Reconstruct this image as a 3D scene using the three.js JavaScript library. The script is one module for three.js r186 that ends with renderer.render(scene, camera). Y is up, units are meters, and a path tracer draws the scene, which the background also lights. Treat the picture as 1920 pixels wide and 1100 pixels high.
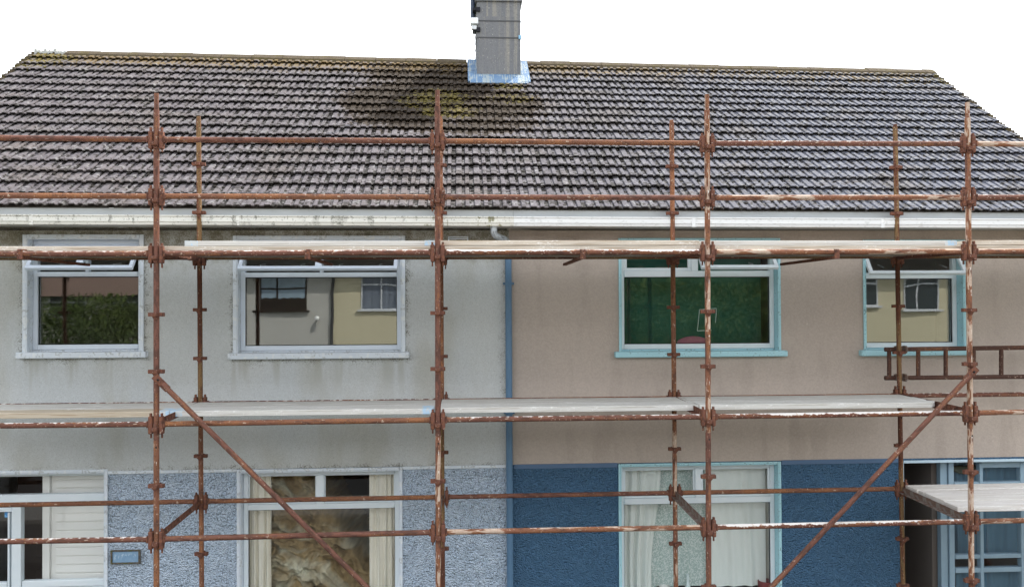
import * as THREE from 'three';
import { mergeGeometries } from 'three/addons/utils/BufferGeometryUtils.js';
import { RoundedBoxGeometry } from 'three/addons/geometries/RoundedBoxGeometry.js';

// ---------------------------------------------------------------- camera, sky, sun, exposure
const scene = new THREE.Scene();
const F = 1600, YAW = 0.05848, PIT = -0.01355, ROL = 0.0049;           // photograph: 1920 x 1100 pixels
const EYE = new THREE.Vector3(2.66, 4.0823, 9.2919);
function camToWorld(x, y, z) {
  let c = Math.cos(ROL), s = Math.sin(ROL); [x, y] = [c * x + s * y, -s * x + c * y];
  c = Math.cos(PIT); s = Math.sin(PIT); [y, z] = [c * y + s * z, -s * y + c * z];
  c = Math.cos(YAW); s = Math.sin(YAW); [x, z] = [c * x - s * z, s * x + c * z];
  return new THREE.Vector3(x, y, z);
}
const camera = new THREE.PerspectiveCamera(2 * Math.atan(550 / F) * 180 / Math.PI, 1920 / 1100, 0.1, 400);
camera.position.copy(EYE);
camera.quaternion.setFromRotationMatrix(new THREE.Matrix4().makeBasis(camToWorld(1, 0, 0), camToWorld(0, 1, 0), camToWorld(0, 0, 1)));
camera.updateMatrixWorld();

const SUN = new THREE.Vector3(1.1, 1.8, -1.0).normalize();
{ // bright white hazy sky, a little brighter round the sun
  const w = 128, h = 64, d = new Float32Array(w * h * 4), v = new THREE.Vector3();
  for (let j = 0; j < h; j++) for (let i = 0; i < w; i++) {
    const el = ((j + 0.5) / h - 0.5) * Math.PI, az = ((i + 0.5) / w - 0.5) * 2 * Math.PI;
    v.set(Math.cos(el) * Math.cos(az), Math.sin(el), Math.cos(el) * Math.sin(az));
    const a = Math.max(0, v.dot(SUN)), g = 1 + 0.55 * Math.pow(a, 6), k = (j * w + i) * 4, up = Math.max(0, v.y);
    d[k] = (0.99 - 0.10 * up) * g; d[k + 1] = (1.0 - 0.02 * up) * g; d[k + 2] = (1.01 + 0.09 * up) * g; d[k + 3] = 1;
  }
  const t = new THREE.DataTexture(d, w, h, THREE.RGBAFormat, THREE.FloatType);
  t.mapping = THREE.EquirectangularReflectionMapping; t.magFilter = THREE.LinearFilter; t.minFilter = THREE.LinearFilter;
  t.colorSpace = THREE.LinearSRGBColorSpace; t.needsUpdate = true;
  scene.background = t; scene.environment = t;
}
const sun = new THREE.DirectionalLight(new THREE.Color(1, 0.95, 0.87), 3.4);
sun.position.copy(SUN).multiplyScalar(60); sun.target.position.set(3, 3, 0);
sun.castShadow = true; sun.shadow.radius = 1.5; sun.shadow.mapSize.set(4096, 4096);
Object.assign(sun.shadow.camera, { left: -30, right: 30, top: 30, bottom: -30, near: 1, far: 140 });
scene.add(sun, sun.target);

const renderer = new THREE.WebGLRenderer({ antialias: true });
renderer.setSize(1024, 586);
renderer.toneMapping = THREE.LinearToneMapping;
renderer.toneMappingExposure = 2.35;
renderer.shadowMap.enabled = true;

// ---------------------------------------------------------------- helpers
function rng(seed) { let a = seed >>> 0; return () => { a = (a + 0x6D2B79F5) | 0; let t = Math.imul(a ^ (a >>> 15), 1 | a); t = (t + Math.imul(t ^ (t >>> 7), 61 | t)) ^ t; return ((t ^ (t >>> 14)) >>> 0) / 4294967296; }; }
const clamp = (x, a = 0, b = 1) => Math.min(b, Math.max(a, x));
const mix = (a, b, t) => a + (b - a) * t;
const sstep = (a, b, x) => { const t = clamp((x - a) / (b - a)); return t * t * (3 - 2 * t); };
function W(px, py, z) { // pixel of the photograph -> point on the upright plane at depth z
  const d = camToWorld((px - 960) / F, -(py - 550) / F, -1), k = (z - EYE.z) / d.z;
  return EYE.clone().addScaledVector(d, k);
}
function pixelOf(p) {
  const v = p.clone().sub(EYE), q = camera.quaternion.clone().invert(); v.applyQuaternion(q);
  return [960 + F * v.x / -v.z, 550 - F * v.y / -v.z];
}
const HASH = (() => { const r = rng(77), a = new Float32Array(65536); for (let i = 0; i < 65536; i++) a[i] = r(); return a; })();
const hash2 = (i, j, s) => HASH[(Math.imul(i, 374761) + Math.imul(j, 668265) + Math.imul(s, 97531) + ((i * 7) ^ (j * 13))) & 65535];
function vnoise(x, y, s, px = 0, py = 0) { // value noise, with whole periods px, py if given
  const i = Math.floor(x), j = Math.floor(y), fx = x - i, fy = y - j, u = fx * fx * (3 - 2 * fx), v = fy * fy * (3 - 2 * fy);
  let i0 = i, i1 = i + 1, j0 = j, j1 = j + 1;
  if (px) { i0 = ((i % px) + px) % px; i1 = (i0 + 1) % px; }
  if (py) { j0 = ((j % py) + py) % py; j1 = (j0 + 1) % py; }
  return mix(mix(hash2(i0, j0, s), hash2(i1, j0, s), u), mix(hash2(i0, j1, s), hash2(i1, j1, s), u), v);
}
function fbm(x, y, s, o = 4, px = 0, py = 0) { let a = 0.5, t = 0, n = 0; for (let k = 0; k < o; k++) { t += a * vnoise(x, y, s + k, px, py); n += a; a *= 0.5; x *= 2; y *= 2; px *= 2; py *= 2; } return t / n; }
function tex(w, h, fn, color = true) { // fn(u, v) -> [r, g, b] in sRGB 0..1 or one number
  const d = new Uint8Array(w * h * 4);
  for (let j = 0; j < h; j++) for (let i = 0; i < w; i++) {
    const c = fn((i + 0.5) / w, (j + 0.5) / h), k = (j * w + i) * 4;
    if (typeof c === 'number') d[k] = d[k + 1] = d[k + 2] = clamp(c) * 255; else { d[k] = clamp(c[0]) * 255; d[k + 1] = clamp(c[1]) * 255; d[k + 2] = clamp(c[2]) * 255; }
    d[k + 3] = 255;
  }
  const t = new THREE.DataTexture(d, w, h, THREE.RGBAFormat);
  t.wrapS = t.wrapT = THREE.RepeatWrapping; t.magFilter = THREE.LinearFilter; t.minFilter = THREE.LinearMipmapLinearFilter; t.generateMipmaps = true; t.anisotropy = 8;
  if (color) t.colorSpace = THREE.SRGBColorSpace; t.needsUpdate = true;
  return t;
}
function rep(t, w, h, x0 = 0, y0 = 0) { const c = t.clone(); c.repeat.set(1 / w, 1 / h); c.offset.set(-x0 / w, -y0 / h); c.needsUpdate = true; return c; }
const mixc = (a, b, t) => [mix(a[0], b[0], t), mix(a[1], b[1], t), mix(a[2], b[2], t)];
const rgb = (r, g, b) => [r / 255, g / 255, b / 255];
const M = (o) => (o.roughness ?? 0.8) > 0.58 ? new THREE.MeshPhysicalMaterial({ roughness: 0.8, specularIntensity: 0.25, ...o }) : new THREE.MeshStandardMaterial(o); // weathered, porous surfaces have next to no gloss
const P = (o) => new THREE.MeshPhysicalMaterial({ roughness: 0.8, ...(o.roughness > 0.6 ? { specularIntensity: 0.25 } : {}), ...o });
const C = (r, g, b) => new THREE.Color().setRGB(r, g, b);

const taken = {};
function numbered(n) { const k = taken[n] = (taken[n] ?? -1) + 1; return k ? n + '_' + String(k).padStart(3, '0') : n; }
function group(name, parent) { const g = new THREE.Group(); g.name = parent === scene ? numbered(name) : name; parent.add(g); return g; }
function mesh(name, geo, mat, parent) { const m = new THREE.Mesh(geo, mat); m.name = parent === scene ? numbered(name) : name; m.castShadow = m.receiveShadow = true; parent.add(m); return m; }
function tag(o, label, category, grp) { o.userData.label = label; o.userData.category = category; if (grp) o.userData.group = grp; return o; }
function kind(o, k) { o.userData.kind = k; return o; }
function metricUV(g, sx = 1, sy = 1) { // uv in metres by the way each face points
  if (g.index) g = g.toNonIndexed();
  const p = g.attributes.position, n = g.attributes.normal, uv = new Float32Array(p.count * 2);
  for (let i = 0; i < p.count; i++) {
    const ax = Math.abs(n.getX(i)), ay = Math.abs(n.getY(i)), az = Math.abs(n.getZ(i));
    const [u, v] = az >= ax && az >= ay ? [p.getX(i), p.getY(i)] : ax >= ay ? [p.getZ(i), p.getY(i)] : [p.getX(i), p.getZ(i)];
    uv[i * 2] = u * sx; uv[i * 2 + 1] = v * sy;
  }
  g.setAttribute('uv', new THREE.BufferAttribute(uv, 2)); return g;
}
function box(x0, x1, y0, y1, z0, z1, r = 0) {
  const w = Math.abs(x1 - x0), h = Math.abs(y1 - y0), d = Math.abs(z1 - z0);
  const g = r ? new RoundedBoxGeometry(w, h, d, 1, Math.min(r, w / 2.2, h / 2.2, d / 2.2)) : new THREE.BoxGeometry(w, h, d);
  g.translate((x0 + x1) / 2, (y0 + y1) / 2, (z0 + z1) / 2);
  return metricUV(g);
}
const merge = (l) => mergeGeometries(l.map((g) => { const n = g.index ? g.toNonIndexed() : g; for (const k of Object.keys(n.attributes)) if (!['position', 'normal', 'uv', 'color'].includes(k)) n.deleteAttribute(k); return n; }));
function tube(a, b, r, { seg = 14, r2 = r, caps = true, up = new THREE.Vector3(0, 1, 0), v0 = 0 } = {}) { // u = 0.5 at the side that faces up
  const d = b.clone().sub(a), L = d.length(); d.normalize();
  let n = up.clone().addScaledVector(d, -up.dot(d));
  if (n.length() < 0.05) n = new THREE.Vector3(0, 0, 1).addScaledVector(d, -d.z);
  n.normalize(); const t = new THREE.Vector3().crossVectors(d, n);
  const pos = [], nor = [], uv = [], idx = [];
  for (let e = 0; e < 2; e++) for (let i = 0; i <= seg; i++) {
    const an = (i / seg - 0.5) * 2 * Math.PI, q = n.clone().multiplyScalar(Math.cos(an)).addScaledVector(t, Math.sin(an)), R = e ? r2 : r;
    const p = (e ? b : a).clone().addScaledVector(q, R);
    pos.push(p.x, p.y, p.z); nor.push(q.x, q.y, q.z); uv.push(i / seg, v0 + e * L);
  }
  for (let i = 0; i < seg; i++) { const k = seg + 1; idx.push(i, i + 1, i + k, i + 1, i + k + 1, i + k); }
  if (caps) for (let e = 0; e < 2; e++) {
    const c = pos.length / 3, o = e ? b : a, s = e ? 1 : -1; pos.push(o.x, o.y, o.z); nor.push(d.x * s, d.y * s, d.z * s); uv.push(0.5, v0);
    for (let i = 0; i <= seg; i++) { const k = (e * (seg + 1) + i) * 3; pos.push(pos[k], pos[k + 1], pos[k + 2]); nor.push(d.x * s, d.y * s, d.z * s); uv.push(0.3, v0); }
    for (let i = 0; i < seg; i++) e ? idx.push(c, c + 1 + i, c + 2 + i) : idx.push(c, c + 2 + i, c + 1 + i);
  }
  const g = new THREE.BufferGeometry();
  g.setAttribute('position', new THREE.Float32BufferAttribute(pos, 3)); g.setAttribute('normal', new THREE.Float32BufferAttribute(nor, 3)); g.setAttribute('uv', new THREE.Float32BufferAttribute(uv, 2)); g.setIndex(idx);
  return g;
}
function tri(list) { // list of [p, q, r, s?] faces as Vector3 -> flat faces, uv given by fn later
  const pos = []; for (const f of list) { pos.push(f[0], f[1], f[2]); if (f[3]) pos.push(f[0], f[2], f[3]); }
  const g = new THREE.BufferGeometry().setFromPoints(pos); g.computeVertexNormals(); return g;
}
const V3 = (x, y, z) => new THREE.Vector3(x, y, z);

// ---------------------------------------------------------------- textures and materials
const plasterBump = tex(512, 512, (u, v) => 0.55 * fbm(u * 64, v * 64, 3, 3, 64, 64) + 0.45 * vnoise(u * 190, v * 190, 9, 190, 190), false);
const roughBump = tex(1024, 1024, (u, v) => {
  const x = u + 0.012 * (fbm(u * 24, v * 24, 41, 2, 24, 24) - 0.5), y = v + 0.012 * (fbm(u * 24, v * 24, 45, 2, 24, 24) - 0.5);
  let m = 9; const Q = 62, cx = Math.floor(x * Q), cy = Math.floor(y * Q); // pebbles thrown on: cells with a rounded top
  for (let i = -1; i < 2; i++) for (let j = -1; j < 2; j++) { const a = ((cx + i) % Q + Q) % Q, b = ((cy + j) % Q + Q) % Q, dx = cx + i + hash2(a, b, 5) - x * Q, dy = cy + j + hash2(a, b, 6) - y * Q; m = Math.min(m, dx * dx + dy * dy * (0.7 + hash2(a, b, 7))); }
  return clamp(1 - m) * (0.35 + 0.65 * fbm(u * 20, v * 20, 21, 3, 20, 20)) * 0.8 + 0.2 * fbm(u * 120, v * 120, 31, 2, 120, 120);
}, false);
const grain = tex(512, 512, (u, v) => fbm(u * 40, v * 40, 61, 4, 40, 40), false);
const XL = -3.56, XP = 2.94, XR = 9.84, XPW = 3.172; // roof ends, party line of the roof, party line of the wall

// upper wall of the grey house: dirty render, algae under the gutter, specks along edges
const edgesL = []; // filled with opening rectangles for stains along their edges
const win = {
  w1: { L: 50, R: 262, T: 447, B: 659 }, w2: { L: 444, R: 753, T: 449, B: 660 }, w3: { L: 1163, R: 1461, T: 450, B: 657 }, w4: { L: 1621, R: 1808, T: 453, B: 655 },
  w5: { L: 449, R: 750, T: 885, B: 1125 }, w7: { L: 1163, R: 1463, T: 873, B: 1146 }, d6: { L: -90, R: 196, T: 889, B: 1400 }, d8: { L: 1694, R: 2015, T: 868, B: 1400 },
};
for (const k in win) { const o = win[k], a = W(o.L, o.T, 0), b = W(o.R, o.B, 0); Object.assign(o, { x0: a.x, x1: b.x, y1: a.y, y0: k[0] === 'd' ? 0.12 : b.y }); }
const BAND = 2.345, SOFFIT = 4.93;
const wallLtex = tex(2048, 800, (u, v) => {
  const x = mix(-3.5, XPW, u), y = mix(BAND, SOFFIT, v), big = fbm(x * 1.3, y * 1.3, 11, 4), fine = vnoise(x * 130, y * 130, 15), mid = fbm(x * 14, y * 14, 19, 3);
  let c = mixc(rgb(184, 189, 192), rgb(196, 198, 197), big);
  c = mixc(c, rgb(166, 164, 154), sstep(0.45, 0.8, fbm(x * 3, y * 0.9, 23, 4)) * 0.5);
  const f = 0.96 + 0.08 * fine; c = [c[0] * f, c[1] * f, c[2] * f];
  // algae and soot below the gutter, hanging in streaks
  const grit = vnoise(x * 210, y * 210, 17), streak = fbm(x * 5, y * 0.5, 29, 4), reach = 0.20 + 0.35 * streak + 0.12 * (mid - 0.5), al = sstep(SOFFIT - reach * 1.3, SOFFIT - reach * 0.2, y) * (0.25 + 0.75 * sstep(0.34, 0.66, mid * 0.45 + grit * 0.35 + fine * 0.2));
  c = mixc(c, mixc(rgb(122, 114, 96), rgb(100, 95, 76), streak), al * 0.85);
  // dark specks along the openings, the band and the party line
  let near = Math.min(Math.abs(XPW - x) * 0.9, (y - BAND) * 1.5);
  for (const o of [win.w1, win.w2]) { const dx = Math.max(o.x0 - 0.05 - x, x - o.x1 - 0.05, 0), dy = Math.max(o.y0 - 0.07 - y, y - o.y1 - 0.04, 0); near = Math.min(near, Math.hypot(dx, dy) * 1.3); }
  const sp = sstep(0.56 + near * 2.4, 0.80 + near * 2.4, grit * 0.62 + mid * 0.5); c = mixc(c, rgb(100, 98, 90), sp * 0.8);
  c = mixc(c, rgb(134, 133, 126), sstep(0.80, 0.95, grit) * 0.45);
  for (const o of [win.w1, win.w2]) if (y < o.y0 - 0.06) { const run = sstep(0.55, 0.75, fbm(x * 9, y * 0.8, 37, 3)) * sstep(o.y0 - 0.6, o.y0 - 0.1, y) * sstep(o.x0 - 0.25, o.x0, x) * sstep(o.x1 + 0.25, o.x1, x); c = mixc(c, rgb(156, 154, 144), run * 0.4 * (0.5 + fine)); }
  return c;
});
const wallRtex = tex(1024, 512, (u, v) => {
  const x = mix(XPW, 9.8, u), y = mix(BAND, SOFFIT, v), f = 0.97 + 0.06 * vnoise(x * 80, y * 80, 53);
  let c = mixc(rgb(184, 171, 161), rgb(174, 163, 155), fbm(x, y, 51, 4));
  c = mixc(c, rgb(158, 147, 138), sstep(0.5, 0.8, fbm(x * 6, y * 1.2, 57, 4)) * 0.35);
  c = mixc(c, rgb(214, 206, 200), sstep(0.97, 0.99, vnoise(x * 34, y * 34, 59)) * 0.35);
  return [c[0] * f, c[1] * f, c[2] * f];
});
const dashLtex = tex(1024, 1024, (u, v) => {
  const n = fbm(u * 20, v * 20, 21, 3, 20, 20), m = fbm(u * 90, v * 90, 63, 3, 90, 90), c = mixc(rgb(180, 200, 224), rgb(214, 226, 240), n * 0.6 + m * 0.5);
  return mixc(c, rgb(112, 122, 132), sstep(0.55, 0.70, fbm(u * 150, v * 150, 65, 2, 150, 150)) * sstep(0.62, 0.45, n) * 0.7);
});
const dashRtex = tex(1024, 1024, (u, v) => { const n = fbm(u * 20, v * 20, 21, 3, 20, 20), m = fbm(u * 90, v * 90, 67, 3, 90, 90), c = mixc(rgb(66, 99, 130), rgb(96, 130, 160), n * 0.5 + m * 0.5); return mixc(c, rgb(150, 170, 188), sstep(0.80, 0.86, m) * 0.6); });
const MAT = {};
MAT.wallL = M({ map: rep(wallLtex, XPW + 3.5, SOFFIT - BAND, -3.5, BAND), bumpMap: plasterBump, bumpScale: 0.0025, roughness: 0.95 });
MAT.wallR = M({ map: rep(wallRtex, 9.8 - XPW, SOFFIT - BAND, XPW, BAND), bumpMap: plasterBump, bumpScale: 0.002, roughness: 0.92 });
MAT.dashL = M({ map: rep(dashLtex, 1.1, 1.1), bumpMap: rep(roughBump, 1.1, 1.1), bumpScale: 0.05, roughness: 0.9 });
MAT.dashR = M({ map: rep(dashRtex, 1.0, 1.0), bumpMap: rep(roughBump, 1.0, 1.0), bumpScale: 0.05, roughness: 0.75 });
MAT.inside = M({ color: C(0.34, 0.32, 0.29), roughness: 0.95 });
MAT.shadedInside = M({ color: C(0.22, 0.19, 0.17), roughness: 0.95 });  // hall copy of the interior colour, darkened to carry the doorway's shade
const paintWear = tex(512, 512, (u, v) => { const n = fbm(u * 12, v * 12, 71, 5, 12, 12), m = fbm(u * 60, v * 60, 73, 2, 60, 60); let c = mixc(rgb(206, 215, 226), rgb(220, 227, 234), n); c = mixc(c, rgb(168, 172, 174), sstep(0.56, 0.70, n * 0.6 + m * 0.4) * 0.6); return mixc(c, rgb(226, 230, 232), sstep(0.60, 0.72, fbm(u * 17, v * 17, 75, 4, 17, 17)) * 0.7); });
const aquaWear = tex(512, 512, (u, v) => { const n = fbm(u * 12, v * 12, 77, 5, 12, 12), m = vnoise(u * 80, v * 80, 79, 80, 80); let c = mixc(rgb(158, 205, 216), rgb(172, 214, 224), n); return mixc(c, rgb(120, 150, 156), sstep(0.86, 0.93, m * 0.7 + n * 0.5) * 0.7); });
MAT.greyPaint = M({ map: paintWear, roughness: 0.6, bumpMap: grain, bumpScale: 0.002 });
MAT.aqua = M({ map: aquaWear, roughness: 0.55, bumpMap: grain, bumpScale: 0.0015 });
MAT.alu = M({ map: tex(256, 256, (u, v) => mixc(rgb(206, 216, 230), rgb(222, 230, 240), fbm(u * 6, v * 6, 81, 4, 6, 6))), roughness: 0.45 });
MAT.sash = M({ color: C(0.70, 0.78, 0.90), roughness: 0.4 });
MAT.upvc = M({ map: tex(256, 256, (u, v) => mixc(rgb(214, 224, 230), rgb(226, 233, 237), fbm(u * 6, v * 6, 83, 4, 6, 6))), roughness: 0.35 });
const warp = tex(64, 64, (u, v) => fbm(u * 2.2, v * 2, 651, 2), false);
MAT.glass = P({ bumpMap: warp, bumpScale: 0.0013, color: C(0.92, 0.95, 0.94), roughness: 0.0, transmission: 1, thickness: 0, ior: 2.0 });
MAT.glassClear = P({ color: C(0.98, 0.99, 0.99), roughness: 0.0, transmission: 1, thickness: 0, ior: 1.5 });
MAT.glassDusty = P({ bumpMap: warp, bumpScale: 0.0013, color: C(0.92, 0.95, 0.94), roughness: 0.012, transmission: 1, thickness: 0, ior: 1.85 });
MAT.glassGreen = P({ bumpMap: warp, bumpScale: 0.0013, color: C(0.90, 0.95, 0.94), roughness: 0.022, transmission: 1, thickness: 0, ior: 1.75 });
MAT.latch = M({ color: C(0.55, 0.56, 0.58), roughness: 0.3, metalness: 0.6 });
MAT.gasket = M({ color: C(0.015, 0.016, 0.018), roughness: 0.6 });

// rust: u round the tube (0.5 = the side facing up or the street), v metres along it
function rustTex(seed, base, orange, splash, green = 0, pale = 0) {
  return tex(128, 1024, (u, v) => {
    const a = u * 8, y = v * 64, n = fbm(a, y * 0.5, seed, 4, 8, 32), m = fbm(u * 24, v * 220, seed + 9, 3, 24, 220), l = fbm(a * 0.5, v * 9, seed + 17, 3, 4, 9);
    let c = mixc(base, rgb(76, 56, 50), sstep(0.45, 0.75, n) * 0.7);
    c = mixc(c, rgb(143, 98, 69), sstep(0.60 - orange * 0.35, 0.78 - orange * 0.3, m * 0.55 + l * 0.5));
    c = mixc(c, rgb(60, 40, 34), sstep(0.66, 0.74, m) * 0.6);
    if (green) c = mixc(c, rgb(112, 102, 70), sstep(0.5, 0.62, l) * green);
    const top = 1 - Math.abs(u - 0.5) * 2, run = fbm(v * 90, 0.5, seed + 23, 4, 90, 0), where = fbm(v * 7, 3.5, seed + 29, 2, 7, 0); // mortar and paint dropped from above
    if (splash) { const q = fbm(u * 10, v * 70, seed + 37, 3, 10, 70), lim = 1.12 - splash * 0.36 * (0.35 + 1.1 * where); c = mixc(c, rgb(216, 210, 204), sstep(lim, lim + 0.05, top * 0.72 + run * 0.28 + q * 0.22)); }
    if (pale) c = mixc(c, mixc(rgb(176, 150, 130), rgb(208, 194, 180), m), sstep(0.62 - 0.14 * pale, 0.70 - 0.14 * pale, fbm(u * 6, v * 16, seed + 41, 4, 6, 16)) * 0.85);
    c = mixc(c, rgb(196, 178, 160), sstep(0.80 - 0.06 * splash, 0.84 - 0.06 * splash, fbm(u * 12, v * 120, seed + 31, 2, 12, 120)) * 0.7);
    return c;
  });
}
const rep24 = (t) => rep(t, 1, 2.4);
const rustBase = rgb(113, 77, 66);
MAT.rust = [
  M({ map: rep24(rustTex(101, rustBase, 0.05, 0)), roughness: 0.75, bumpMap: rep(grain, 0.6, 0.25), bumpScale: 0.0015 }),
  M({ map: rep24(rustTex(131, rgb(121, 83, 66), 0.45, 0.25)), roughness: 0.8, bumpMap: rep(grain, 0.6, 0.25), bumpScale: 0.002 }),
  M({ map: rep24(rustTex(161, rustBase, 0.2, 0.55)), roughness: 0.8, bumpMap: rep(grain, 0.6, 0.25), bumpScale: 0.002 }),
  M({ map: rep24(rustTex(191, rgb(112, 75, 64), 0.25, 0.95)), roughness: 0.85, bumpMap: rep(grain, 0.6, 0.25), bumpScale: 0.003 }),
  M({ map: rep24(rustTex(221, rgb(90, 58, 46), 0.35, 0, 0.5)), roughness: 0.8, bumpMap: rep(grain, 0.6, 0.25), bumpScale: 0.002 }),
  M({ map: rep24(rustTex(251, rgb(128, 86, 68), 0.35, 0.35, 0, 0.5)), roughness: 0.8, bumpMap: rep(grain, 0.6, 0.25), bumpScale: 0.002 }),
];
const fittingTex = tex(256, 256, (u, v) => { const n = fbm(u * 10, v * 10, 301, 4, 10, 10), m = fbm(u * 40, v * 40, 307, 3, 40, 40); let c = mixc(rgb(108, 73, 62), rgb(76, 54, 47), sstep(0.4, 0.7, n)); c = mixc(c, rgb(136, 88, 60), sstep(0.58, 0.7, m) * 0.7); return mixc(c, rgb(190, 174, 160), sstep(0.76, 0.81, fbm(u * 22, v * 22, 311, 3, 22, 22)) * 0.8); });
MAT.fitting = M({ map: rep(fittingTex, 0.35, 0.35), roughness: 0.8, bumpMap: rep(grain, 0.3, 0.3), bumpScale: 0.002 });
MAT.galv = M({ map: rep(tex(256, 256, (u, v) => { const n = fbm(u * 8, v * 8, 321, 4, 8, 8); return mixc(rgb(128, 120, 114), rgb(108, 86, 76), sstep(0.40, 0.70, n)); }), 0.25, 0.25), roughness: 0.7, metalness: 0.2 });
MAT.beam = M({ map: rep24(rustTex(281, rgb(80, 58, 51), 0.1, 0.1)), roughness: 0.7 });
function woodTex(seed, a, b, d) {
  return tex(512, 512, (u, v) => { // u along the board
    const g = fbm(u * 5, v * 48, seed, 4, 5, 48), k = fbm(u * 3, v * 7, seed + 5, 3, 3, 7), f = fbm(u * 60, v * 90, seed + 9, 2, 60, 90);
    let c = mixc(a, b, g * 0.7 + k * 0.4); c = mixc(c, d, sstep(0.60, 0.72, fbm(u * 4, v * 80, seed + 13, 3, 4, 80)) * 0.55);
    return mixc(c, rgb(232, 230, 226), sstep(0.66, 0.74, f * 0.5 + k * 0.55) * 0.7);
  });
}
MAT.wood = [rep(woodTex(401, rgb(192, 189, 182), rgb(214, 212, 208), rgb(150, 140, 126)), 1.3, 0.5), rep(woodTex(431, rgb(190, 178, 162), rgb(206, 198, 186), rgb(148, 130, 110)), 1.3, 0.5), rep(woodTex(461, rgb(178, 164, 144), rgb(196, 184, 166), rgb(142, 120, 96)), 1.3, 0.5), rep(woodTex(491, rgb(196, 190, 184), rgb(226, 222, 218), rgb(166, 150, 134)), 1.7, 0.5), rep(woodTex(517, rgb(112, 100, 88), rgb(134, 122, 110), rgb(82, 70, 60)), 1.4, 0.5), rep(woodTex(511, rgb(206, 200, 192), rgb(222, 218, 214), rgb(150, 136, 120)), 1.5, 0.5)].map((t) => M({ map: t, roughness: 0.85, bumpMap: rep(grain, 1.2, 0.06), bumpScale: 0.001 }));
MAT.blueEnd = M({ map: rep(tex(256, 256, (u, v) => mixc(rgb(176, 202, 222), rgb(200, 204, 204), sstep(0.42, 0.60, fbm(u * 9, v * 9, 481, 4, 9, 9)))), 0.3, 0.3), roughness: 0.7 });

// ---------------------------------------------------------------- the ground and street (below the picture; seen mirrored in the panes)
{
  const gt = rep(tex(512, 512, (u, v) => mixc(rgb(62, 84, 40), rgb(98, 112, 60), fbm(u * 30, v * 30, 501, 4, 30, 30))), 3, 3);
  const lawn = mesh('ground', metricUV(new THREE.PlaneGeometry(400, 400).rotateX(-Math.PI / 2)), M({ map: gt, roughness: 1 }), scene); kind(lawn, 'structure');
  const road = mesh('road', box(-120, 120, -0.3, 0.008, 8.5, 14.5), M({ color: C(0.06, 0.06, 0.062), roughness: 0.9, bumpMap: grain, bumpScale: 0.004 }), scene); kind(road, 'structure');
  for (const [z0, z1] of [[6.9, 8.5], [14.5, 16.1]]) kind(mesh('pavement', box(-120, 120, -0.3, 0.12, z0, z1), M({ color: C(0.32, 0.31, 0.29), roughness: 0.9 }), scene), 'structure');
  const slab = M({ map: rep(tex(256, 256, (u, v) => mixc(rgb(72, 72, 72), rgb(92, 91, 89), fbm(u * 10, v * 10, 505, 5, 10, 10))), 2.5, 2.5), roughness: 0.9, bumpMap: grain, bumpScale: 0.003 });
  for (const [a, b, z0, z1] of [[-12, 3.1, 0.1, 6.9], [3.2, 18, 0.1, 6.9], [-7.4, -1.8, 16.1, 19.9], [-1.7, 4.4, 16.1, 19.9], [16, 26, 16.1, 19.9]]) kind(mesh('driveway', box(a, b, -0.2, 0.05, z0, z1), slab, scene), 'structure');
}

// ---------------------------------------------------------------- the two houses
const houseL = tag(group('house', scene), 'grey rendered semi-detached house with pale blue roughcast lower wall and mossy roof', 'house');
const houseR = tag(group('house', scene), 'taupe rendered semi-detached house with dark blue roughcast lower wall and aqua window surrounds', 'house');
const ALPHA = 34.7 * Math.PI / 180, CA = Math.cos(ALPHA), SA = Math.sin(ALPHA), ZE = 0.35;
const eaveY = (x) => 5.088 - 0.0036 * x, apexS = (x) => 4.615 - 0.0205 * (x - 3.5);
function RP(x, s, n = 0) { return V3(x, eaveY(x) + s * SA + n * CA, ZE - s * CA + n * SA); } // point of the street-side roof slope

function facade(house, name, mat, x0, x1, y0, y1, holes) {
  const s = new THREE.Shape([[x0, y0], [x1, y0], [x1, y1], [x0, y1]].map((p) => new THREE.Vector2(...p)));
  for (const o of holes) { const b = Math.max(o.y0, y0 + 0.001), t = Math.min(o.y1, y1 - 0.001); s.holes.push(new THREE.Path([[o.x0, b], [o.x0, t], [o.x1, t], [o.x1, b]].map((p) => new THREE.Vector2(...p)))); }
  const g = new THREE.ExtrudeGeometry(s, { depth: 0.25, bevelEnabled: false }); g.translate(0, 0, -0.25);
  return mesh(name, g, mat, house);
}
facade(houseL, 'upper_wall', MAT.wallL, -3.5, XPW, BAND, SOFFIT, [win.w1, win.w2]);
facade(houseL, 'lower_wall', MAT.dashL, -3.5, XPW, 0, BAND - 0.002, [win.w5, win.d6]);
facade(houseR, 'upper_wall', MAT.wallR, XPW, 9.8, BAND, SOFFIT, [win.w3, win.w4]);
facade(houseR, 'lower_wall', MAT.dashR, XPW, 9.8, 0, BAND - 0.002, [win.w7, win.d8]);
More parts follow.
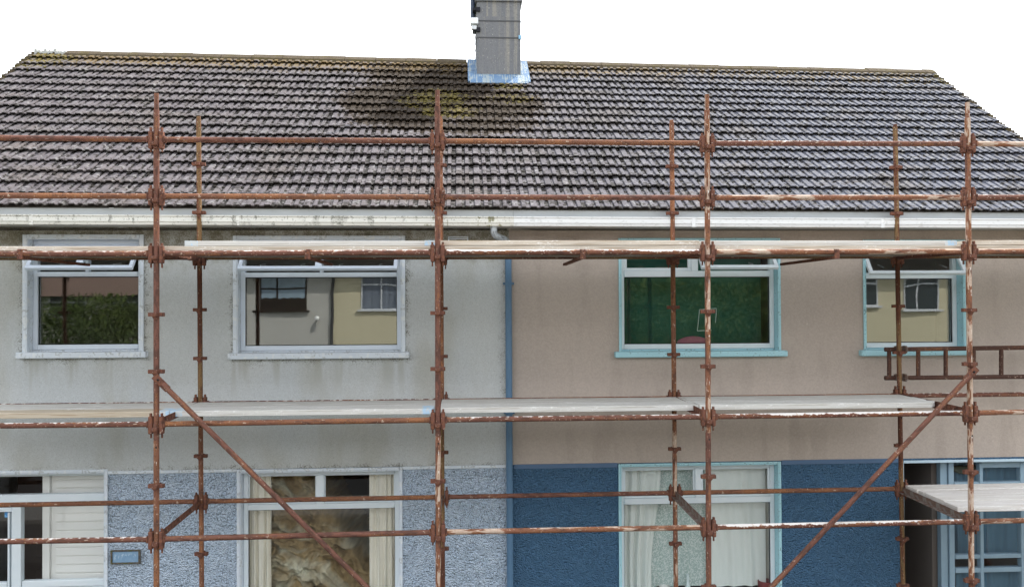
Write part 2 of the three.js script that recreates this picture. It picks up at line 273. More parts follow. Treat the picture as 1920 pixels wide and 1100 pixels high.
// the strip where the upper render ends in a drip over the roughcast
const stripL = [[-3.5, win.d6.x0 - 0.03], [win.d6.x1 + 0.03, win.w5.x0 - 0.03], [win.w5.x1 + 0.03, 3.13]];
stripL.forEach(([a, b]) => mesh('drip_strip', box(a, b, BAND - 0.030, BAND + 0.004, 0.001, 0.022, 0.006), MAT.greyPaint, houseL));
[[3.215, win.w7.x0 - 0.03], [win.w7.x1 + 0.03, win.d8.x0 - 0.03]].forEach(([a, b]) => mesh('drip_strip', box(a, b, BAND - 0.045, BAND + 0.004, 0.001, 0.014, 0.004), M({ color: C(0.10, 0.16, 0.26), roughness: 0.6 }), houseR));
for (const [house, a, b, up] of [[houseL, -3.5, XPW, 0], [houseR, XPW, 9.8, 1]]) {
  mesh('rear_wall', box(a, b, 0, 4.9, -7.25, -7.0), MAT.inside, house);
  mesh('inner_wall', box(a + 0.02, b - 0.02, 0.16, 4.88, -3.3, -3.15), MAT.inside, house);
  mesh('ground_floor', box(a + 0.02, b - 0.02, 0.02, 0.14, -6.98, -0.26), MAT.inside, house);
  mesh('upper_floor', box(a + 0.02, b - 0.02, 2.36, 2.62, -6.98, -0.26), MAT.inside, house);
  mesh('loft_floor', box(a + 0.02, b - 0.02, 4.895, 4.925, -6.98, 0.0), MAT.inside, house);
  const s = new THREE.Shape([[0, 0], [0, 4.93], [-3.62, 7.46], [-7.25, 4.93], [-7.25, 0]].map(([z, y]) => new THREE.Vector2(-z, y)));
  const g = new THREE.ExtrudeGeometry(s, { depth: 0.22, bevelEnabled: false }); g.rotateY(Math.PI / 2);
  const gx = up ? 9.802 : -3.722; g.translate(gx, 0, 0); mesh('gable_wall', g, up ? MAT.wallR : MAT.wallL, house);
  const pw = box(XPW - 0.1, XPW + 0.1, 0.16, 4.88, -6.98, -0.27); if (!up) mesh('party_wall', pw, MAT.inside, house);
}
for (const [a, b, y0, y1, h] of [[-0.55, -0.45, 2.63, 4.88, houseL], [-1.02, -0.92, 0.16, 2.35, houseL], [6.65, 6.75, 2.63, 4.88, houseR], [7.0, 7.1, 0.16, 2.35, houseR]]) mesh('partition_wall', box(a, b, y0, y1, -3.14, -0.27), a > 6.9 ? MAT.shadedInside : MAT.inside, h);

// ---------------------------------------------------------------- windows
function bars(list) { return merge(list.map(([x0, x1, y0, y1, z0, z1]) => box(x0, x1, y0, y1, z0, z1, 0.006))); }
const FZ0 = -0.17, FZ1 = -0.10, GZ = -0.13;
function window_(house, o, st) {
  const g = group('window', house), { x0, x1, y0, y1 } = o, k = st.bar;
  // raised band round the opening, painted jambs and head
  mesh('surround', merge([box(x0 - st.band, x0, y0, y1 + st.band, 0.001, st.proud, 0.006), box(x1, x1 + st.band, y0, y1 + st.band, 0.001, st.proud, 0.006), box(x0 + 0.001, x1 - 0.001, y1, y1 + st.band, 0.001, st.proud, 0.006)]), st.trim, g);
  mesh('reveal', merge([box(x0 + 0.0005, x0 + 0.010, y0, y1, -0.245, st.proud - 0.003), box(x1 - 0.010, x1 - 0.0005, y0, y1, -0.245, st.proud - 0.003), box(x0 + 0.011, x1 - 0.011, y1 - 0.010, y1 - 0.0005, -0.245, st.proud - 0.003)]), st.trim, g);
  if (st.sill) { mesh('sill', box(x0 - st.sill, x1 + st.sill, y0 - 0.062, y0 + 0.004, -0.09, 0.075, 0.012), st.trim, g); }
  mesh('sill_board', box(x0 + 0.011, x1 - 0.011, y0 - 0.03, y0 + 0.02, -0.245, -0.091, 0.004), st.trim, g);
  const a = x0 + 0.012, b = x1 - 0.012, top = y1 - 0.012, bot = y0 + 0.022, ty0 = W(960, o.trB, FZ1).y - 0.0035 * (W(o.L, 500, 0).x - 3), ty1 = ty0 + st.transom;
  const fr = [[a, a + k, bot, top, FZ0, FZ1], [b - k, b, bot, top, FZ0, FZ1], [a + k, b - k, top - k, top, FZ0, FZ1], [a + k, b - k, bot, bot + k * 1.15, FZ0, FZ1], [a + k, b - k, ty0, ty1, FZ0 + 0.002, FZ1 + 0.008]];
  const mx = o.mull ? W(o.mull, 500, FZ1).x : null, mw = st.mull / 2;
  if (mx) fr.push([mx - mw, mx + mw, ty1, top - k, FZ0, FZ1 + 0.004]);
  mesh('frame', bars(fr), st.frame, g);
  mesh('gasket', merge([box(a + k, b - k, bot + k * 1.15, bot + k * 1.15 + 0.007, GZ - 0.012, GZ + 0.006), box(a + k, b - k, ty0 - 0.008, ty0, GZ - 0.012, GZ + 0.006), box(a + k, a + k + 0.006, bot + k * 1.15 + 0.008, ty0 - 0.009, GZ - 0.012, GZ + 0.006), box(b - k - 0.006, b - k, bot + k * 1.15 + 0.008, ty0 - 0.009, GZ - 0.012, GZ + 0.006)]), MAT.gasket, g);
  const pane = (x, X, y, Y, z, p, rx = 0, ry = 0, m = st.glass) => { const q = mesh('pane', new THREE.PlaneGeometry(X - x, Y - y), m, p); q.position.set((x + X) / 2, (y + Y) / 2, z); q.rotation.set(rx, ry, 0); return q; };
  pane(a + k - 0.004, b - k + 0.004, bot + k, ty0 + 0.004, GZ, g, o.tilt?.[0] ?? 0, o.tilt?.[1] ?? 0);
  if (st.double) { const q = pane(a + k - 0.004, b - k + 0.004, bot + k, ty0 + 0.004, GZ - 0.017, g); q.name = 'inner_pane'; }
  const lights = mx ? [[a + k, mx - mw], [mx + mw, b - k]] : [[a + k, b - k]];
  lights.forEach(([l, r], i) => {
    const open = o.open?.[i] ?? 0, H = top - k - ty1 + (open ? 0.03 : 0), hz = open ? FZ1 + 0.012 : -0.118;
    const e = open ? (o.wide ?? 0.022) : 0, w = open ? 0.040 : st.sashBar, zs = open ? 0.04 : 0.03;
    const pl = [[l - e, r + e, -w, e * 0.6], [l - e, r + e, -H - e, -H - e + w], [l - e, l - e + w, -H - e + w, -w], [r + e - w, r + e, -H - e + w, -w]].map(([xa, xb, ya, yb]) => box(xa, xb, ya, yb, -zs, 0, 0.005));
    const s = mesh('sash', merge(pl), open ? st.sashMat : st.frame, g);
    s.position.set(0, top - k, hz); s.rotation.x = -open;
    const p = new THREE.PlaneGeometry(r - l + 2 * e - 2 * w + 0.006, H + e - 2 * w + 0.006); p.translate((l + r) / 2, -(H + e) / 2, -zs / 2);
    const q = mesh('pane', p, st.glass, g); q.position.copy(s.position); q.rotation.copy(s.rotation);
    if (open) for (const t of o.stays ?? [0.25, 0.75]) { const x = mix(l, r, t), c = V3(x, top - k - Math.cos(open) * (H - 0.03), hz + Math.sin(open) * (H - 0.03) - 0.04); mesh('window_stay', tube(c, V3(x + 0.012, ty1 + 0.09, FZ1 - 0.02), 0.006, { seg: 6 }), MAT.latch, g); }
  });
  return { g, a, b, ty0, ty1, bot, top };
}
const styleL = { band: 0.042, proud: 0.020, trim: MAT.greyPaint, sill: 0.085, bar: 0.046, transom: 0.052, mull: 0.034, frame: MAT.alu, sashMat: MAT.sash, sashBar: 0.03, glass: MAT.glass };
const styleR = { ...styleL, band: 0.022, trim: MAT.aqua, frame: MAT.upvc, sill: 0.075, bar: 0.048, transom: 0.066, mull: 0.075, sashMat: MAT.upvc, sashBar: 0.036 };
Object.assign(win.w1, { trB: 519, mull: 162, open: [0.72, 0.72], stays: [0.62] });
Object.assign(win.w2, { trB: 520, mull: 602, open: [0.72, 0.72], stays: [0.25, 0.78] });
Object.assign(win.w3, { trB: 519, mull: 1303, open: [0, 0.72], stays: [0.7] });
Object.assign(win.w4, { trB: 522, open: [0.62], wide: 0.05, stays: [0.14, 0.85] });
Object.assign(win.w5, { trB: 949, mull: 599 });
Object.assign(win.w7, { trB: 949, mull: 1307 });
window_(houseL, win.w1, { ...styleL, glass: MAT.glassDusty, double: 1 }); window_(houseL, win.w2, { ...styleL, double: 1 });
window_(houseR, win.w3, { ...styleR, glass: MAT.glassGreen, double: 1 }); window_(houseR, win.w4, { ...styleR, double: 1 });
const w5 = window_(houseL, win.w5, { ...styleL, band: 0.03, frame: MAT.upvc, bar: 0.05, mull: 0.085, transom: 0.06, sashBar: 0.012, glass: MAT.glassClear });
const w7 = window_(houseR, win.w7, { ...styleR, glass: MAT.glassClear, sashBar: 0.02 });

// ---------------------------------------------------------------- entrance of the grey house: glazed screen, white ribbed door behind it
{
  const o = win.d6, g = group('entrance', houseL), y0 = 0.14, T = o.y1, X = (p) => W(p, 1000, FZ1).x, Y = (p) => W(100, p, FZ1).y;
  const dxe = () => W(90, 1000, -1.3).x, xa = o.x0 + 0.01, ty = Y(932), tt = Y(925);
  mesh('surround', merge([box(o.x1, o.x1 + 0.03, 0.1, T + 0.03, 0.001, 0.02, 0.005), box(o.x0, o.x1 - 0.001, T, T + 0.03, 0.001, 0.02, 0.005)]), MAT.greyPaint, g);
  mesh('reveal', merge([box(o.x1 - 0.010, o.x1 - 0.0005, 0.13, T - 0.001, -0.245, 0.016), box(o.x0, o.x1 - 0.011, T - 0.010, T - 0.0005, -0.245, 0.016)]), MAT.greyPaint, g);
  mesh('frame', bars([[o.x1 - 0.056, o.x1 - 0.011, y0, T - 0.012, FZ0, FZ1], [xa, o.x1 - 0.057, T - 0.055, T - 0.012, FZ0, FZ1], [xa, o.x1 - 0.057, Y(941), Y(926), FZ0, FZ1 + 0.004], [X(21), X(39), y0, Y(942), FZ0, FZ1 + 0.01], [xa, X(20), Y(958), Y(950), FZ0, FZ1], [X(40), o.x1 - 0.057, Y(1100), Y(1088), FZ0, FZ1], [X(13), X(17), y0, Y(959), FZ0, FZ1 + 0.002], [xa, X(12), Y(1110), Y(1090), FZ0, FZ1]]), MAT.upvc, g);
  for (const [a, b, c, d] of [[xa, o.x1 - 0.057, Y(926), T - 0.055], [xa, X(13), Y(1095), Y(958)], [X(39), o.x1 - 0.057, Y(1088), Y(941)]]) { const p = mesh('pane', new THREE.PlaneGeometry(b - a, d - c), MAT.glassClear, g); p.position.set((a + b) / 2, (c + d) / 2, GZ); }
  mesh('kick_panel', box(X(40), o.x1 - 0.057, y0, Y(1101), FZ0, FZ1 - 0.01, 0.004), MAT.upvc, g);
  mesh('added_inner_door', merge([box(o.x0, dxe(), 0.16, 2.33, -1.36, -1.30, 0.006), box(o.x0 + 0.3, dxe() - 0.14, 1.1, 2.0, -1.299, -1.285, 0.006), box(o.x0 + 0.3, dxe() - 0.14, 0.3, 0.95, -1.299, -1.285, 0.006)]), M({ color: C(0.055, 0.032, 0.02), roughness: 0.45 }), g);  // dark door added so the view through the pane stays dark
  // the door leaf behind the screen: frame and twelve ribs
  const dx0 = W(78, 1000, -0.22).x, dx1 = o.x1 - 0.02, white = M({ color: C(0.80, 0.79, 0.76), roughness: 0.55, bumpMap: grain, bumpScale: 0.001 });
  const leaf = mesh('door', merge([box(dx0, dx0 + 0.075, 0.16, 2.33, -0.29, -0.22, 0.006), box(dx0 + 0.08, dx1, 0.16, 2.33, -0.31, -0.255)]), white, g);
  for (let i = 0; i < 23; i++) mesh('rib', box(dx0 + 0.13, dx1, 0.2 + i * 0.092, 0.2 + i * 0.092 + 0.082, -0.254, -0.242, 0.008), white, leaf);
  const st = mesh('sticker', box(X(5), X(15), Y(969), Y(958), GZ + 0.002, GZ + 0.004), M({ map: rep(tex(64, 64, (u, v) => { const d = Math.hypot(u - 0.5, v - 0.5); return d > 0.22 && d < 0.38 && !(u > 0.5 && v > 0.35 && v < 0.55) ? rgb(40, 120, 190) : d < 0.14 ? rgb(40, 120, 190) : rgb(120, 175, 220); }), 0.06, 0.06), roughness: 0.5 }), g);
  st.userData.label = 'small blue and white sticker on the glass';
}
{ // house name plate: dark frame with moss, blue-grey plate with worn letters
  const g = tag(group('house_nameplate', scene), 'small dark framed blue nameplate fixed on the pale blue roughcast wall', 'nameplate');
  const a = W(207, 1031, 0.02), b = W(263, 1056, 0.02); g.position.set((a.x + b.x) / 2, (a.y + b.y) / 2, 0.012);
  const w = (b.x - a.x) / 2, h = (a.y - b.y) / 2, fr = M({ map: rep(tex(128, 128, (u, v) => { const n = fbm(u * 12, v * 12, 521, 4, 12, 12); return mixc(rgb(84, 80, 78), n > 0.62 ? rgb(84, 86, 56) : rgb(118, 106, 96), sstep(0.4, 0.6, n)); }), 0.2, 0.2), roughness: 0.9 });
  mesh('frame', merge([box(-w, w, h - 0.016, h, 0, 0.022, 0.004), box(-w, w, -h, -h + 0.016, 0, 0.022, 0.004), box(-w, -w + 0.018, -h + 0.017, h - 0.017, 0, 0.022, 0.004), box(w - 0.022, w, -h + 0.017, h - 0.017, 0, 0.022, 0.004)]), fr, g);
  const strokes = [[0.12, 0.3, 0.12, 0.75], [0.12, 0.75, 0.18, 0.6], [0.18, 0.6, 0.12, 0.5], [0.12, 0.5, 0.2, 0.3], [0.25, 0.4, 0.3, 0.75], [0.36, 0.45, 0.42, 0.7], [0.42, 0.7, 0.36, 0.6], [0.46, 0.5, 0.5, 0.7], [0.5, 0.7, 0.54, 0.5], [0.58, 0.5, 0.62, 0.7], [0.68, 0.5, 0.68, 0.72], [0.76, 0.5, 0.8, 0.72], [0.8, 0.72, 0.84, 0.5]];
  const pt = tex(256, 96, (u, v) => { let d = 1; for (const [a0, b0, a1, b1] of strokes) { const dx = a1 - a0, dy = (b1 - b0) * 0.4, t = clamp(((u - a0) * dx + (v - b0) * 0.4 * dy) / (dx * dx + dy * dy)); d = Math.min(d, Math.hypot(u - a0 - t * dx, (v - b0) * 0.4 - t * dy)); } const n = fbm(u * 20, v * 8, 531, 3); return mixc(mixc(rgb(112, 148, 180), rgb(140, 168, 194), n), rgb(176, 196, 210), sstep(0.014, 0.006, d) * sstep(0.35, 0.55, n)); });
  const pg = box(-w + 0.015, w - 0.018, -h + 0.015, h - 0.015, 0.001, 0.010); mesh('plate', pg, M({ map: rep(pt, 2 * w, 2 * h, -w, -h), roughness: 0.5 }), g);
}

// ---------------------------------------------------------------- entrance of the blue house: open doorway and glazed screen
const blueCurtain = P({ color: C(0.13, 0.25, 0.35), roughness: 1, transmission: 0.25, thickness: 0, side: THREE.DoubleSide });
{
  const o = win.d8, g = group('entrance', houseR), X = (p) => W(p, 1000, FZ1).x, Y = (p) => W(1850, p, FZ1).y, T = o.y1, paleBlue = M({ map: tex(256, 256, (u, v) => mixc(rgb(132, 158, 176), rgb(150, 174, 190), fbm(u * 8, v * 8, 541, 4, 8, 8))), roughness: 0.5 });
  mesh('surround', merge([box(o.x0 - 0.03, o.x0, 0.1, T + 0.02, 0.001, 0.02, 0.005), box(o.x0 + 0.001, o.x1, T, T + 0.03, 0.001, 0.02, 0.005)]), M({ color: C(0.50, 0.64, 0.74), roughness: 0.55 }), g);
  const xm = X(1767), xE = o.x1 - 0.01;
  const v = (p, w) => [X(p) - w / 2, X(p) + w / 2];
  mesh('frame', bars([[xm, X(1780), 0.14, T - 0.005, FZ0 - 0.03, FZ1 - 0.02], [X(1781), X(1791), 0.14, T - 0.01, FZ0, FZ1], [...v(1842, 0.040), 0.14, T - 0.03, FZ0, FZ1 + 0.006], [...v(1920, 0.06), 0.14, T - 0.03, FZ0, FZ1 + 0.006], [xE - 0.05, xE, 0.14, T - 0.01, FZ0, FZ1],
    [X(1792), xE - 0.051, Y(1047), Y(1039), FZ0, FZ1], [X(1792), xE - 0.051, Y(1073), Y(1064), FZ0, FZ1], [X(1792), xE - 0.051, Y(925), Y(903), FZ0, FZ1], [X(1843), xE - 0.051, Y(877), T - 0.012, FZ0, FZ1], [o.x0 + 0.01, xm - 0.001, T - 0.02, T - 0.004, FZ0, FZ1]]), paleBlue, g);
  for (const [a, b] of [[X(1791), X(1839)], [X(1845), X(1917)], [X(1923), xE - 0.05]]) for (const [c, d] of [[Y(903), T - 0.02], [Y(1039), Y(925)], [Y(1064), Y(1047)], [0.3, Y(1073)]]) { const p = mesh('pane', new THREE.PlaneGeometry(b - a, d - c), MAT.glassClear, g); p.position.set((a + b) / 2, (c + d) / 2, GZ); }
  mesh('hall_wall', box(xm - 0.02, xm + 0.04, 0.15, 2.34, -2.6, -0.27), MAT.shadedInside, g);
}

// ---------------------------------------------------------------- curtains, insulation and things on the window boards
function drape(x0, x1, y0, y1, z, { folds = 9, amp = 0.02, seed = 1, gather = 0, lean = 0, mat, name = 'curtain', label, cat = 'curtain', grp, full = 1 }) {
  const nx = 90, ny = 26, pos = [], uv = [], idx = [], r = rng(seed), ph = r() * 6;
  for (let j = 0; j <= ny; j++) for (let i = 0; i <= nx; i++) {
    const u = i / nx, v = j / ny, warp = u + 0.035 * Math.sin(u * 9 + ph) + 0.02 * Math.sin(v * 3 + u * 14 + ph);
    let x = mix(x0, x1, u); const cx = gather < 0 ? x1 : x0; x = mix(x, cx, Math.abs(gather) * sstep(1, 0.15, v)); x += lean * (1 - v);
    const zz = z + amp * (Math.sin(warp * folds * 2 * Math.PI) + 0.5 * Math.sin(warp * folds * 3.7 * Math.PI + ph)) * (0.55 + 0.45 * (1 - v));
    pos.push(x, mix(y0, y1, v), zz); uv.push(u * (x1 - x0) * full, v * (y1 - y0));
  }
  for (let j = 0; j < ny; j++) for (let i = 0; i < nx; i++) { const k = j * (nx + 1) + i; idx.push(k, k + 1, k + nx + 2, k, k + nx + 2, k + nx + 1); }
  const g = new THREE.BufferGeometry(); g.setAttribute('position', new THREE.Float32BufferAttribute(pos, 3)); g.setAttribute('uv', new THREE.Float32BufferAttribute(uv, 2)); g.setIndex(idx); g.computeVertexNormals();
  return tag(mesh(name, g, mat, scene), label, cat, grp);
}
const clothTex = (a, b, seed) => rep(tex(256, 256, (u, v) => mixc(a, b, fbm(u * 10, v * 3, seed, 4, 10, 3) * 0.7 + 0.3 * vnoise(u * 120, v * 120, seed + 3, 120, 120))), 0.5, 0.8);
const cream = P({ map: clothTex(rgb(226, 220, 204), rgb(246, 241, 228), 551), roughness: 1, transmission: 0.1, thickness: 0, side: THREE.DoubleSide });
{
  const X = (p) => W(p, 1000, -0.3).x;
  drape(X(452), X(512), 0.95, 2.28, -0.225, { folds: 5, amp: 0.022, seed: 3, mat: cream, label: 'cream curtain drawn aside in the window holding insulation, away from the downpipe', grp: undefined });
  drape(X(694), X(752), 0.95, 2.28, -0.225, { folds: 4.5, amp: 0.02, seed: 8, mat: cream, label: 'cream curtain drawn aside in the window holding insulation, on the downpipe side' });
  // rolls of loft insulation piled behind the glass: folded, torn layers
  const xa = X(500), xb = X(706), nx = 150, ny = 190, pos = [], col = [], uv = [], idx = [];
  for (let j = 0; j <= ny; j++) for (let i = 0; i <= nx; i++) {
    const u = i / nx, v = j / ny, x = mix(xa, xb, u), y = mix(0.85, 2.30, v), wx = u * 3 + 0.8 * fbm(u * 3, v * 4, 561, 3), wy = v * 5 + 1.3 * fbm(u * 4 + 7, v * 4, 565, 3) + u * 1.4;
    const rid = 1 - Math.abs(2 * fbm(wx * 0.9, wy * 1.6, 571, 4) - 1), fold = 1 - Math.abs(2 * fbm(wx * 2.2 + 3, wy * 3.2, 575, 3) - 1), tear = fbm(u * 26 + v * 9, v * 30 - u * 8, 579, 3);
    const strand = vnoise(wx * 14 + fbm(u * 9, v * 9, 591, 2) * 5, wy * 5, 593), top = mix(1.0, 0.28, sstep(0.22, 0.95, u)) + 0.16 * (fbm(u * 5, 2.5, 595, 3) - 0.5), back = sstep(top - 0.10, top + 0.16, v);
    const z = -0.62 - back * 1.0 + 0.17 * Math.pow(rid, 1.5) + 0.11 * Math.pow(fold, 2) + 0.04 * tear * tear + 0.02 * strand - 0.05 * (1 - rid);
    pos.push(x + 0.03 * (fold - 0.5), y + 0.04 * (rid - 0.5), z); uv.push(x, y);
    const t = fbm(wx * 1.5 + 11, wy * 2, 583, 4), q = fbm(u * 40, v * 50, 587, 3), c = t > 0.5 ? mixc([0.55, 0.41, 0.22], [0.78, 0.72, 0.54], (t - 0.5) * 5) : mixc([0.34, 0.23, 0.11], [0.55, 0.41, 0.22], t * 2), f = 0.62 + 0.45 * q + 0.3 * strand; col.push(c[0] * f, c[1] * f, c[2] * f);
  }
  for (let j = 0; j < ny; j++) for (let i = 0; i < nx; i++) { const k = j * (nx + 1) + i; if (pos[k * 3 + 2] > -1.36) idx.push(k, k + 1, k + nx + 2, k, k + nx + 2, k + nx + 1); }
  // closed behind, so that the heap has a body
  const base = pos.length / 3; for (const [x, y] of [[xa, 0.85], [xb, 0.85], [xb, 1.15], [xa, 2.3]]) { pos.push(x, y, -1.45); uv.push(x, y); col.push(0.3, 0.22, 0.12); }
  idx.push(base, base + 2, base + 1, base, base + 3, base + 2); { const c0 = 0, c1 = nx, c3 = ny * (nx + 1); for (const [p, q, a, b] of [[c0, c1, base, base + 1], [c3, c0, base + 3, base]]) idx.push(p, a, q, q, a, b); }
  const g = new THREE.BufferGeometry(); g.setAttribute('position', new THREE.Float32BufferAttribute(pos, 3)); g.setAttribute('color', new THREE.Float32BufferAttribute(col, 3)); g.setAttribute('uv', new THREE.Float32BufferAttribute(uv, 2)); g.setIndex(idx); g.computeVertexNormals();
  tag(mesh('insulation_heap', g, M({ vertexColors: true, roughness: 1, bumpMap: rep(grain, 0.10, 0.22), bumpScale: 0.018 }), scene), 'crumpled tan mineral wool insulation heaped behind the window between cream curtains', 'insulation');
}
{ // blue house, ground floor: lace and lined curtains, ornaments
  const X = (p) => W(p, 1000, -0.3).x, lace = P({ map: clothTex(rgb(226, 232, 226), rgb(244, 247, 243), 601), roughness: 1, transmission: 0.2, thickness: 0, side: THREE.DoubleSide });
  const speck = P({ map: rep(tex(512, 512, (u, v) => mixc(rgb(186, 206, 200), rgb(232, 240, 236), sstep(0.45, 0.62, fbm(u * 70, v * 70, 611, 2, 70, 70)))), 0.6, 0.6), roughness: 1, transmission: 0.3, thickness: 0, side: THREE.DoubleSide });
  drape(X(1162), X(1238), 0.9, 2.29, -0.225, { folds: 4, amp: 0.022, seed: 21, mat: lace, gather: 0.25, label: 'white voile curtain in the aqua framed ground floor window, on the downpipe side' });
  drape(X(1205), X(1330), 0.9, 2.29, -0.27, { folds: 3, amp: 0.012, seed: 25, mat: speck, name: 'lace_curtain', label: 'speckled lace curtain hanging mid window between the white voile curtains' });
  drape(X(1318), X(1432), 0.9, 2.29, -0.22, { folds: 3, amp: 0.014, seed: 29, mat: lace, gather: -0.10, label: 'broad white voile curtain behind the red flowerpot' });
  drape(X(1415), X(1466), 0.9, 2.29, -0.28, { folds: 4.5, amp: 0.026, seed: 31, mat: P({ map: clothTex(rgb(198, 194, 182), rgb(214, 210, 198), 621), roughness: 1, transmission: 0.15, thickness: 0, side: THREE.DoubleSide }), label: 'beige pleated curtain at the edge of the aqua framed ground floor window' });
  const lathe = (name, px, py, z, prof, mat, label, cat) => { const p = W(px, py, z); const m = mesh(name, new THREE.LatheGeometry(prof.map(([r, y]) => new THREE.Vector2(r, y)), 20), mat, scene); m.position.set(p.x, win.w7.y0 + 0.021, z); return tag(m, label, cat); };
  const china = M({ color: C(0.62, 0.63, 0.60), roughness: 0.3 }), glassW = M({ color: C(0.62, 0.70, 0.70), roughness: 0.15 });
  lathe('flowerpot', 1436, 1085, -0.19, [[0.001, 0], [0.055, 0], [0.066, 0.12], [0.085, 0.20], [0.087, 0.262], [0.076, 0.264], [0.070, 0.21], [0.001, 0.20]], M({ color: C(0.17, 0.035, 0.035), roughness: 0.45 }), 'dark red flowerpot on the window board beside the beige curtain', 'flowerpot');
  lathe('bottle_vase', 1290, 1080, -0.21, [[0.001, 0], [0.05, 0], [0.058, 0.08], [0.05, 0.17], [0.016, 0.24], [0.014, 0.33], [0.02, 0.345], [0.014, 0.345], [0.001, 0.3]], glassW, 'pale slim necked vase on the window board before the speckled lace', 'vase');
  lathe('jar', 1246, 1090, -0.2, [[0.001, 0], [0.055, 0], [0.06, 0.14], [0.05, 0.17], [0.055, 0.2], [0.057, 0.225], [0.05, 0.225], [0.045, 0.18], [0.001, 0.17]], china, 'squat cream jar with open rim on the window board', 'jar');
  lathe('round_vase', 1212, 1095, -0.2, [[0.001, 0], [0.04, 0], [0.07, 0.08], [0.062, 0.15], [0.03, 0.185], [0.036, 0.2], [0.028, 0.2], [0.001, 0.16]], china, 'round white vase before the voile curtain on the downpipe side', 'vase');
  const B = (p) => W(p, 1000, -0.32).x;
  const yb = W(1850, 1045, -0.28).y, yl = W(1850, 1068, -0.28).y;
  drape(B(1786), B(1846), yb, 2.30, -0.27, { folds: 3.5, amp: 0.02, seed: 41, mat: blueCurtain, label: 'short narrow blue curtain beside the open doorway, above the dark gap' });
  drape(B(1842), B(1990), yb, 2.30, -0.28, { folds: 5, amp: 0.018, seed: 43, mat: blueCurtain, label: 'short wide blue curtain behind the divided panes, above the dark gap' });
  drape(B(1786), B(1846), 0.3, yl, -0.27, { folds: 3.5, amp: 0.02, seed: 45, mat: blueCurtain, label: 'lower narrow blue curtain beside the open doorway, under the dark gap' });
  drape(B(1842), B(1990), 0.3, yl, -0.28, { folds: 5, amp: 0.018, seed: 47, mat: blueCurtain, label: 'lower wide blue curtain behind the divided panes, under the dark gap' });
  const sh = new THREE.Shape(); sh.moveTo(-0.16, 0); sh.quadraticCurveTo(0, -0.14, 0.16, 0); sh.closePath();
  const um = new THREE.ExtrudeGeometry(sh, { depth: 0.06, bevelEnabled: true, bevelSize: 0.015, bevelThickness: 0.015, bevelSegments: 2 }); const p = W(1806, 874, -0.24); um.translate(p.x, p.y, p.z - 0.03);
  tag(mesh('hanging_pelmet_swag', um, M({ color: C(0.09, 0.10, 0.07), roughness: 0.9, bumpMap: rep(grain, 0.1, 0.1), bumpScale: 0.01 }), scene), 'dark swag hanging at the top of the door side panel', 'swag');
}
{ const o = win.w3, n = 40, pos = [], uv = [], idx = []; for (let j = 0; j <= 8; j++) for (let i = 0; i <= n; i++) { const u = i / n, v = j / 8; pos.push(mix(o.x0 + 0.05, o.x1 - 0.05, u), mix(o.y0 + 0.03, o.y1 - 0.05, v), -0.42 + 0.006 * Math.sin(u * 7 + v) + 0.004 * Math.sin(u * 23)); uv.push(u, v); }
  for (let j = 0; j < 8; j++) for (let i = 0; i < n; i++) { const k = j * (n + 1) + i; idx.push(k, k + 1, k + n + 2, k, k + n + 2, k + n + 1); }
  const g = new THREE.BufferGeometry(); g.setAttribute('position', new THREE.Float32BufferAttribute(pos, 3)); g.setAttribute('uv', new THREE.Float32BufferAttribute(uv, 2)); g.setIndex(idx); g.computeVertexNormals();
  tag(mesh('added_blind', g, P({ map: tex(256, 256, (u, v) => mixc(rgb(44, 88, 78), rgb(66, 110, 98), fbm(u * 5, v * 3, 641, 4))), roughness: 1, transmission: 0.1, thickness: 0, side: THREE.DoubleSide }), scene), 'added green blind that gives an upper pane of the taupe house its teal tone', 'blind'); }  // added sheet, only there to tone the pane teal
{ // upper window of the taupe house: white wire frame and a pink cushion behind the glass; curtains in the grey house
  const a = W(1312, 580, -0.24), b = W(1342, 605, -0.24), c = W(1308, 620, -0.24), rr = 0.004;
  const g = group('wire_frame', scene); tag(g, 'thin white wire frame hanging behind the green tinted upper window', 'frame');
  const wm = M({ color: C(0.7, 0.7, 0.7) });
  mesh('wire', merge([tube(a, W(1344, 578, -0.24), rr, { seg: 6 }), tube(W(1344, 578, -0.24), b, rr, { seg: 6 }), tube(a, c, rr, { seg: 6 }), tube(c, W(1334, 619, -0.24), rr, { seg: 6 })]), wm, g);
  const q = W(1300, 645, -0.32), cg = new THREE.SphereGeometry(1, 24, 16); { const pp = cg.attributes.position; for (let i = 0; i < pp.count; i++) { const x = pp.getX(i), y = pp.getY(i), z = pp.getZ(i), k = Math.sign(x) * Math.pow(Math.abs(x), 0.7), h = 1 - 0.25 * Math.abs(x); pp.setXYZ(i, k * 0.19, y * 0.075 * h, z * 0.06); } cg.computeVertexNormals(); }
  const cu = mesh('cushion', cg, M({ color: C(0.55, 0.17, 0.24), roughness: 0.95 }), scene); cu.position.set(q.x, win.w3.y0 + 0.08, q.z); tag(cu, 'dull pink cushion on the window board behind green tinted glass', 'cushion');
}

